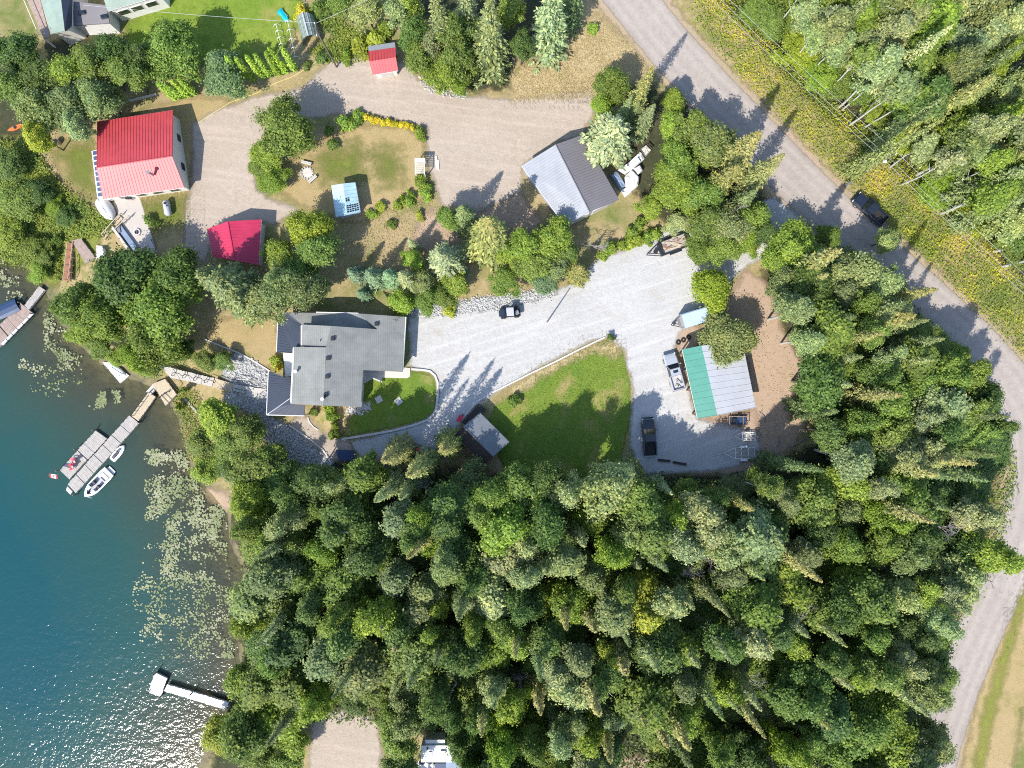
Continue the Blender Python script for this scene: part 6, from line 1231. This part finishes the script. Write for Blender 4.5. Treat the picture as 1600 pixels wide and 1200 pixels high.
# bits around the neighbour's house
for nm, lab, x, y, d_, mt in (('storage_bin', 'white storage bin on the bank landing', 162, 397, (.8, 1.4, .7), 'white_gel'),):
    r_ = thing(nm, lab, 'bin', W(x, y, -.24), .2); MB().box((0, 0, .35), d_).build('body', mt, r_); MB().box((0, 0, .73), (d_[0] + .06, d_[1] + .06, .07)).build('lid', mt, r_)
r_ = thing('patio_grill', 'dark grill against the white wall by the patio', 'grill', G(205, 311)); MB().box((0, 0, .55), (.9, .45, .25)).build('cook_box', 'grey_metal', r_); MB().box((0, 0, .78), (.85, .4, .2)).build('lid', 'black_metal', r_)
for u in (-.35, .35):
    for v in (-.15, .15): MB().box((u, v, .22), (.05, .05, .44)).build('leg', 'black_metal', r_)
r_ = thing('rusty_barrel', 'reddish barrel planter on the dry bank lawn', 'barrel', G(92, 224)); MB().cyl((0, 0, .4), .45, .8, 14).build('drum', 'brown_deck', r_); MB().cyl((0, 0, .82), .38, .05, 14).build('soil', 'charcoal', r_)
r_ = thing('red_kayak', 'short reddish kayak lying among shore trees', 'kayak', G(26, 200), .4); MB().loft([[(x, w_, .15), (x, w_ * .7, .32), (x, -w_ * .7, .32), (x, -w_, .15), (x, 0, .02)] for x, w_ in ((-1.2, .05), (-.7, .28), (0, .34), (.7, .28), (1.2, .05))]).build('hull', 'orange_plastic', r_); MB().cyl((0, 0, .33), .25, .03, 12).build('cockpit', 'black_metal', r_)
# pergola
pg = thing('pergola', 'small white slatted pergola beside the shrub row', 'pergola', G(656, 260))
for k in range(8):
    y = 248.5 + k * 3.1; a, b_ = W(648, y, 2.2), W(664, y + .3, 2.2); wb(MB().box(((a.x + b_.x) / 2, a.y, 2.2), ((b_ - a).length, .1 if k > 1 else .26, .08)), 'slat', 'white_paint', pg)
for x in (649, 663): a, b_ = W(x, 247, 2.1), W(x, 272, 2.1); wb(MB().box((a.x, (a.y + b_.y) / 2, 2.1), (.09, abs(a.y - b_.y), .1)), 'beam', 'white_paint', pg)
for x in (649, 663):
    for y in (248, 271): q = W(x, y, 2.1); wb(MB().box((q.x, q.y, 1.0), (.12, .12, 2.1)), 'post', 'white_paint', pg)
for i, (x, y, w_, l_) in enumerate([(682, 254, .25, 1.9), (685, 258, .2, 1.5)]): tag(MB().box(G(x, y) + Vector((0, 0, .1)), (w_, l_, .16), .08).build('white_plank', 'white_paint'), ['longer white plank lying beyond the pergola', 'shorter white plank lying beyond the pergola'][i], 'plank', 'loose planks')
# tunnel greenhouse
tg = thing('tunnel_greenhouse', 'arched clear tunnel greenhouse near the cedar row', 'greenhouse', G(482, 52))
c0, c1 = G(480, 33), G(489, 68); ax = (c1 - c0); ln = ax.length; an_ = math.atan2(ax.y, ax.x); sd = Vector((-math.sin(an_), math.cos(an_), 0))
for k in range(5):
    mb_ = MB(); t0, t1 = k / 5 + .01, (k + 1) / 5 - .01; n_ = 10
    R_ = [[lerp(c0, c1, t) + sd * (1.45 * rr0 * math.cos(math.pi * i / n_)) + Vector((0, 0, 2.3 * rr0 * math.sin(math.pi * i / n_))) for i in range(n_ + 1)] for t in (t0, t1) for rr0 in (1,)]
    R_i = [[lerp(c0, c1, t) + sd * (1.42 * math.cos(math.pi * i / n_)) + Vector((0, 0, 2.27 * math.sin(math.pi * i / n_))) for i in range(n_ + 1)] for t in (t0, t1)]
    mb_.loft([R_[0] + R_i[0][::-1], R_[1] + R_i[1][::-1]]); wb(mb_, 'glazing_panel', 'poly_glass', tg)
wb(MB().tube([c0 + Vector((0, 0, 2.34)), c1 + Vector((0, 0, 2.34))], .12, 6), 'ridge_beam', 'pale_metal', tg)
for s_ in (-1, 1): wb(MB().tube([c0 + sd * s_ * .55 + Vector((0, 0, 2.15)), c1 + sd * s_ * .55 + Vector((0, 0, 2.15))], .04, 5), 'purlin', 'pale_metal', tg)
for i, (x0, y0, x1, y1) in enumerate([(434, 42, 442, 72), (452, 36, 464, 92)]):
    a, b_ = G(x0, y0), G(x1, y1); hp = thing('garden_hoops', ['white garden hoops over bed farther from the tunnel greenhouse', 'white garden hoops over bed next to the tunnel greenhouse'][i], 'garden hoops', (a + b_) / 2, 0, 'hooped garden beds')
    n_ = 4 + i; dr = (b_ - a).normalized(); sd2 = Vector((-dr.y, dr.x, 0))
    for k in range(n_):
        q = lerp(a, b_, k / (n_ - 1)); wb(MB().tube([q + sd2 * .55 * math.cos(math.pi * j / 8) + Vector((0, 0, .8 * math.sin(math.pi * j / 8))) for j in range(9)], .035, 5), 'hoop', 'white_gel', hp)
    wb(MB().tube([a + Vector((0, 0, .82)), b_ + Vector((0, 0, .82))], .03, 5), 'ridge_wire', 'white_gel', hp)
sl = thing('water_slide', 'turquoise deflated pool toy on the bright lawn', 'pool toy', G(443, 25), -.9)
rings = [[(x, w_ * math.cos(a_), max(.02, h_ * math.sin(a_))) for a_ in [math.pi * k / 8 for k in range(9)]] for x, w_, h_ in ((-1.1, .15, .1), (-.9, .5, .35), (-.4, .42, .25), (0, .3, .2), (.5, .42, .3), (.9, .3, .25), (1.1, .08, .08))]
MB().loft(rings).build('body', 'turquoise', sl, True); MB().tube([(-.9, .45, .3), (-.3, .3, .32), (.4, .35, .36), (.9, .2, .3)], .08, 6).build('rim', 'turquoise', sl, True)
# mailbox on the road edge
mbx = thing('mailbox', 'grey mailbox on a post at the far road edge', 'mailbox', G(1319, 291), .6); MB().box((0, 0, .5), (.1, .1, 1.1)).build('post', 'pole_wood', mbx)
MB().loft([[(x, .22 * math.cos(a_), 1.05 + .26 * math.sin(a_)) for a_ in [math.pi * k / 8 for k in range(9)]] for x in (-.38, .38)]).build('box', 'grey_metal', mbx); MB().box((.385, 0, 1.15), (.02, .34, .24)).build('door', 'grey_metal', mbx); MB().box((.1, -.24, 1.25), (.05, .03, .2)).build('flag', 'flag_red', mbx)
# garden tractor and cart in the shade
gt = thing('garden_tractor', 'red garden tractor half hidden under spruces', 'tractor', G(649, 708), .8); MB().loft([sect(x, w_, .3, z_, .08) for x, w_, z_ in ((.1, .35, .8), (.7, .33, .78), (.95, .25, .65))]).build('hood', 'chair_red', gt); MB().box((-.35, 0, .5), (.9, .8, .2)).build('fender', 'chair_red', gt); MB().box((-.3, 0, .75), (.4, .45, .12)).box((-.5, 0, .95), (.1, .45, .4)).build('seat', 'boat_vinyl', gt)
for s_ in (-1, 1): wheel(gt, -.45, s_ * .45, .3, .22); wheel(gt, .65, s_ * .4, .2, .16)
MB().cyl((.05, 0, .98), .18, .04, 12).build('steering_wheel', 'black_metal', gt); MB().box((.1, 0, .25), (.9, 1.0, .1)).build('mower_deck', 'chair_red', gt)
wc = thing('wheelbarrow', 'small dark red wheelbarrow at shed driveway edge', 'wheelbarrow', G(719, 654), 1.0); MB().loft([[(-.45, -.3, .7), (.5, -.35, .72), (.5, .35, .72), (-.45, .3, .7)], [(-.25, -.18, .35), (.3, -.2, .35), (.3, .2, .35), (-.25, .18, .35)]][::-1]).build('tray', 'chair_red', wc); MB().cyl((.62, 0, .2), .2, .1, 14, 'Y').build('wheel', 'rubber', wc)
for s_ in (-1, 1): MB().tube([(.62, s_ * .08, .2), (-.3, s_ * .25, .42), (-1.0, s_ * .3, .62)], .025, 5).build('handle', 'weathered_wood', wc); MB().tube([(-.3, s_ * .25, .42), (-.35, s_ * .25, .0)], .02, 5).build('leg', 'black_metal', wc)
rp = thing('shed_ramp', 'dark plank ramp in front of the brown shed', 'ramp', G(733, 645)); planks(rp, [W(722, 660, .3), W(731, 668, .5), W(760, 640, .5), W(748, 630, .3)], 'dark_wood', pw=.3, gap=.04)

# poles and wires
def pole(label, bx_, by_, h, arm=None, lamp=False, r=.13):
    b = G(bx_, by_); rt_ = thing('utility_pole', label, 'pole', b); MB().tube([(0, 0, -.3), (0, 0, h)], [r, r * .65], 10).build('pole', 'pole_wood', rt_)
    if arm: a_, l_ = arm; MB().box((0, 0, h - .5), (l_, .12, .14), a_).build('crossarm', 'pole_wood', rt_)
    if arm:
        for k in (-.45, 0, .45): q = Vector((math.cos(a_), math.sin(a_), 0)) * k * l_; MB().cyl((q.x, q.y, h - .32), .07, .25, 8).build('insulator', 'white_gel', rt_)
    if lamp: MB().tube([(0, 0, h - .8), (-.5, -.35, h - .5)], .04, 6).build('lamp_arm', 'grey_metal', rt_); MB().loft([[(-.5 + .3 * k_ * math.cos(a2) , -.4 + .3 * k_ * math.sin(a2), h - .5 + z_) for a2 in [2 * math.pi * i / 10 for i in range(10)]] for k_, z_ in ((.9, -.12), (1, 0), (.5, .14))]).build('lamp_head', 'white_gel', rt_)
    return rt_
pole('wooden power pole with white lamp among roadside weeds', 1347, 272, 7.6, (math.radians(30), 2.2), True)
pole('tall wooden power pole behind the tunnel greenhouse', 526, 105, 11.0, (math.radians(100), 1.8))
pole('slim dark pole standing on the white gravel driveway', 855, 503, 6.4, None, False, .11)
def wire(label, pts, z, sag=.5, r=.016):
    b = MB()
    for (x0, y0), (x1, y1) in zip(pts[:-1], pts[1:]):
        a, c_ = W(x0, y0, z), W(x1, y1, z); P = [lerp(a, c_, k / 12) - Vector((0, 0, sag * 4 * (k / 12) * (1 - k / 12))) for k in range(13)]; b.tube(P, r, 4)
    tag(b.build('power_line', 'wire'), label, 'power line', 'overhead wires')
wire('overhead wire nearest the road across the weeds', [(1040, -72), (1386, 254), (1740, 586)], 7.5); wire('middle overhead wire across the roadside weeds', [(1046, -82), (1393, 250), (1748, 578)], 7.5, .6); wire('overhead wire farthest from the road', [(1066, -72), (1408, 244), (1760, 574)], 7.5, .45)
wire('thin overhead wire above the bright lawn', [(130, 8), (494, 36)], 10.6, .3, .018); wire('thin service wire from tall pole over the top grove', [(494, 36), (760, -90)], 10.6, .3, .018)
# driftwood and branch litter
g = random.Random(9)
for i, (x, y, L, a_) in enumerate([(1250, 690, 3.0, .5), (1215, 690, 1.6, 1.3), (1160, 736, 2.4, .1), (1192, 652, 1.8, 2.0)]):
    p = G(x, y); b = MB().tube([p + Vector((-math.cos(a_) * L / 2, -math.sin(a_) * L / 2, .1)), p + Vector((.1, .1, .16)), p + Vector((math.cos(a_) * L / 2, math.sin(a_) * L / 2, .1))], [.09, .08, .04], 6)
    for k in range(4): t = g.uniform(-.3, .5); q = p + Vector((math.cos(a_) * L * t, math.sin(a_) * L * t, .12)); aa = a_ + g.choice([-1, 1]) * .7; b.tube([q, q + Vector((math.cos(aa) * L * .3, math.sin(aa) * L * .3, .15))], [.035, .012], 4)
    tag(b.build('fallen_branch', 'dead_bark'), ['longest grey fallen branch, at the wood edge of the dirt yard', 'short grey fallen branch in the middle of the shaded dirt', 'grey fallen branch just below the larger boat trailer', 'grey fallen branch closest to the teal shed corner'][i], 'branch', 'fallen branches on the dirt yard')
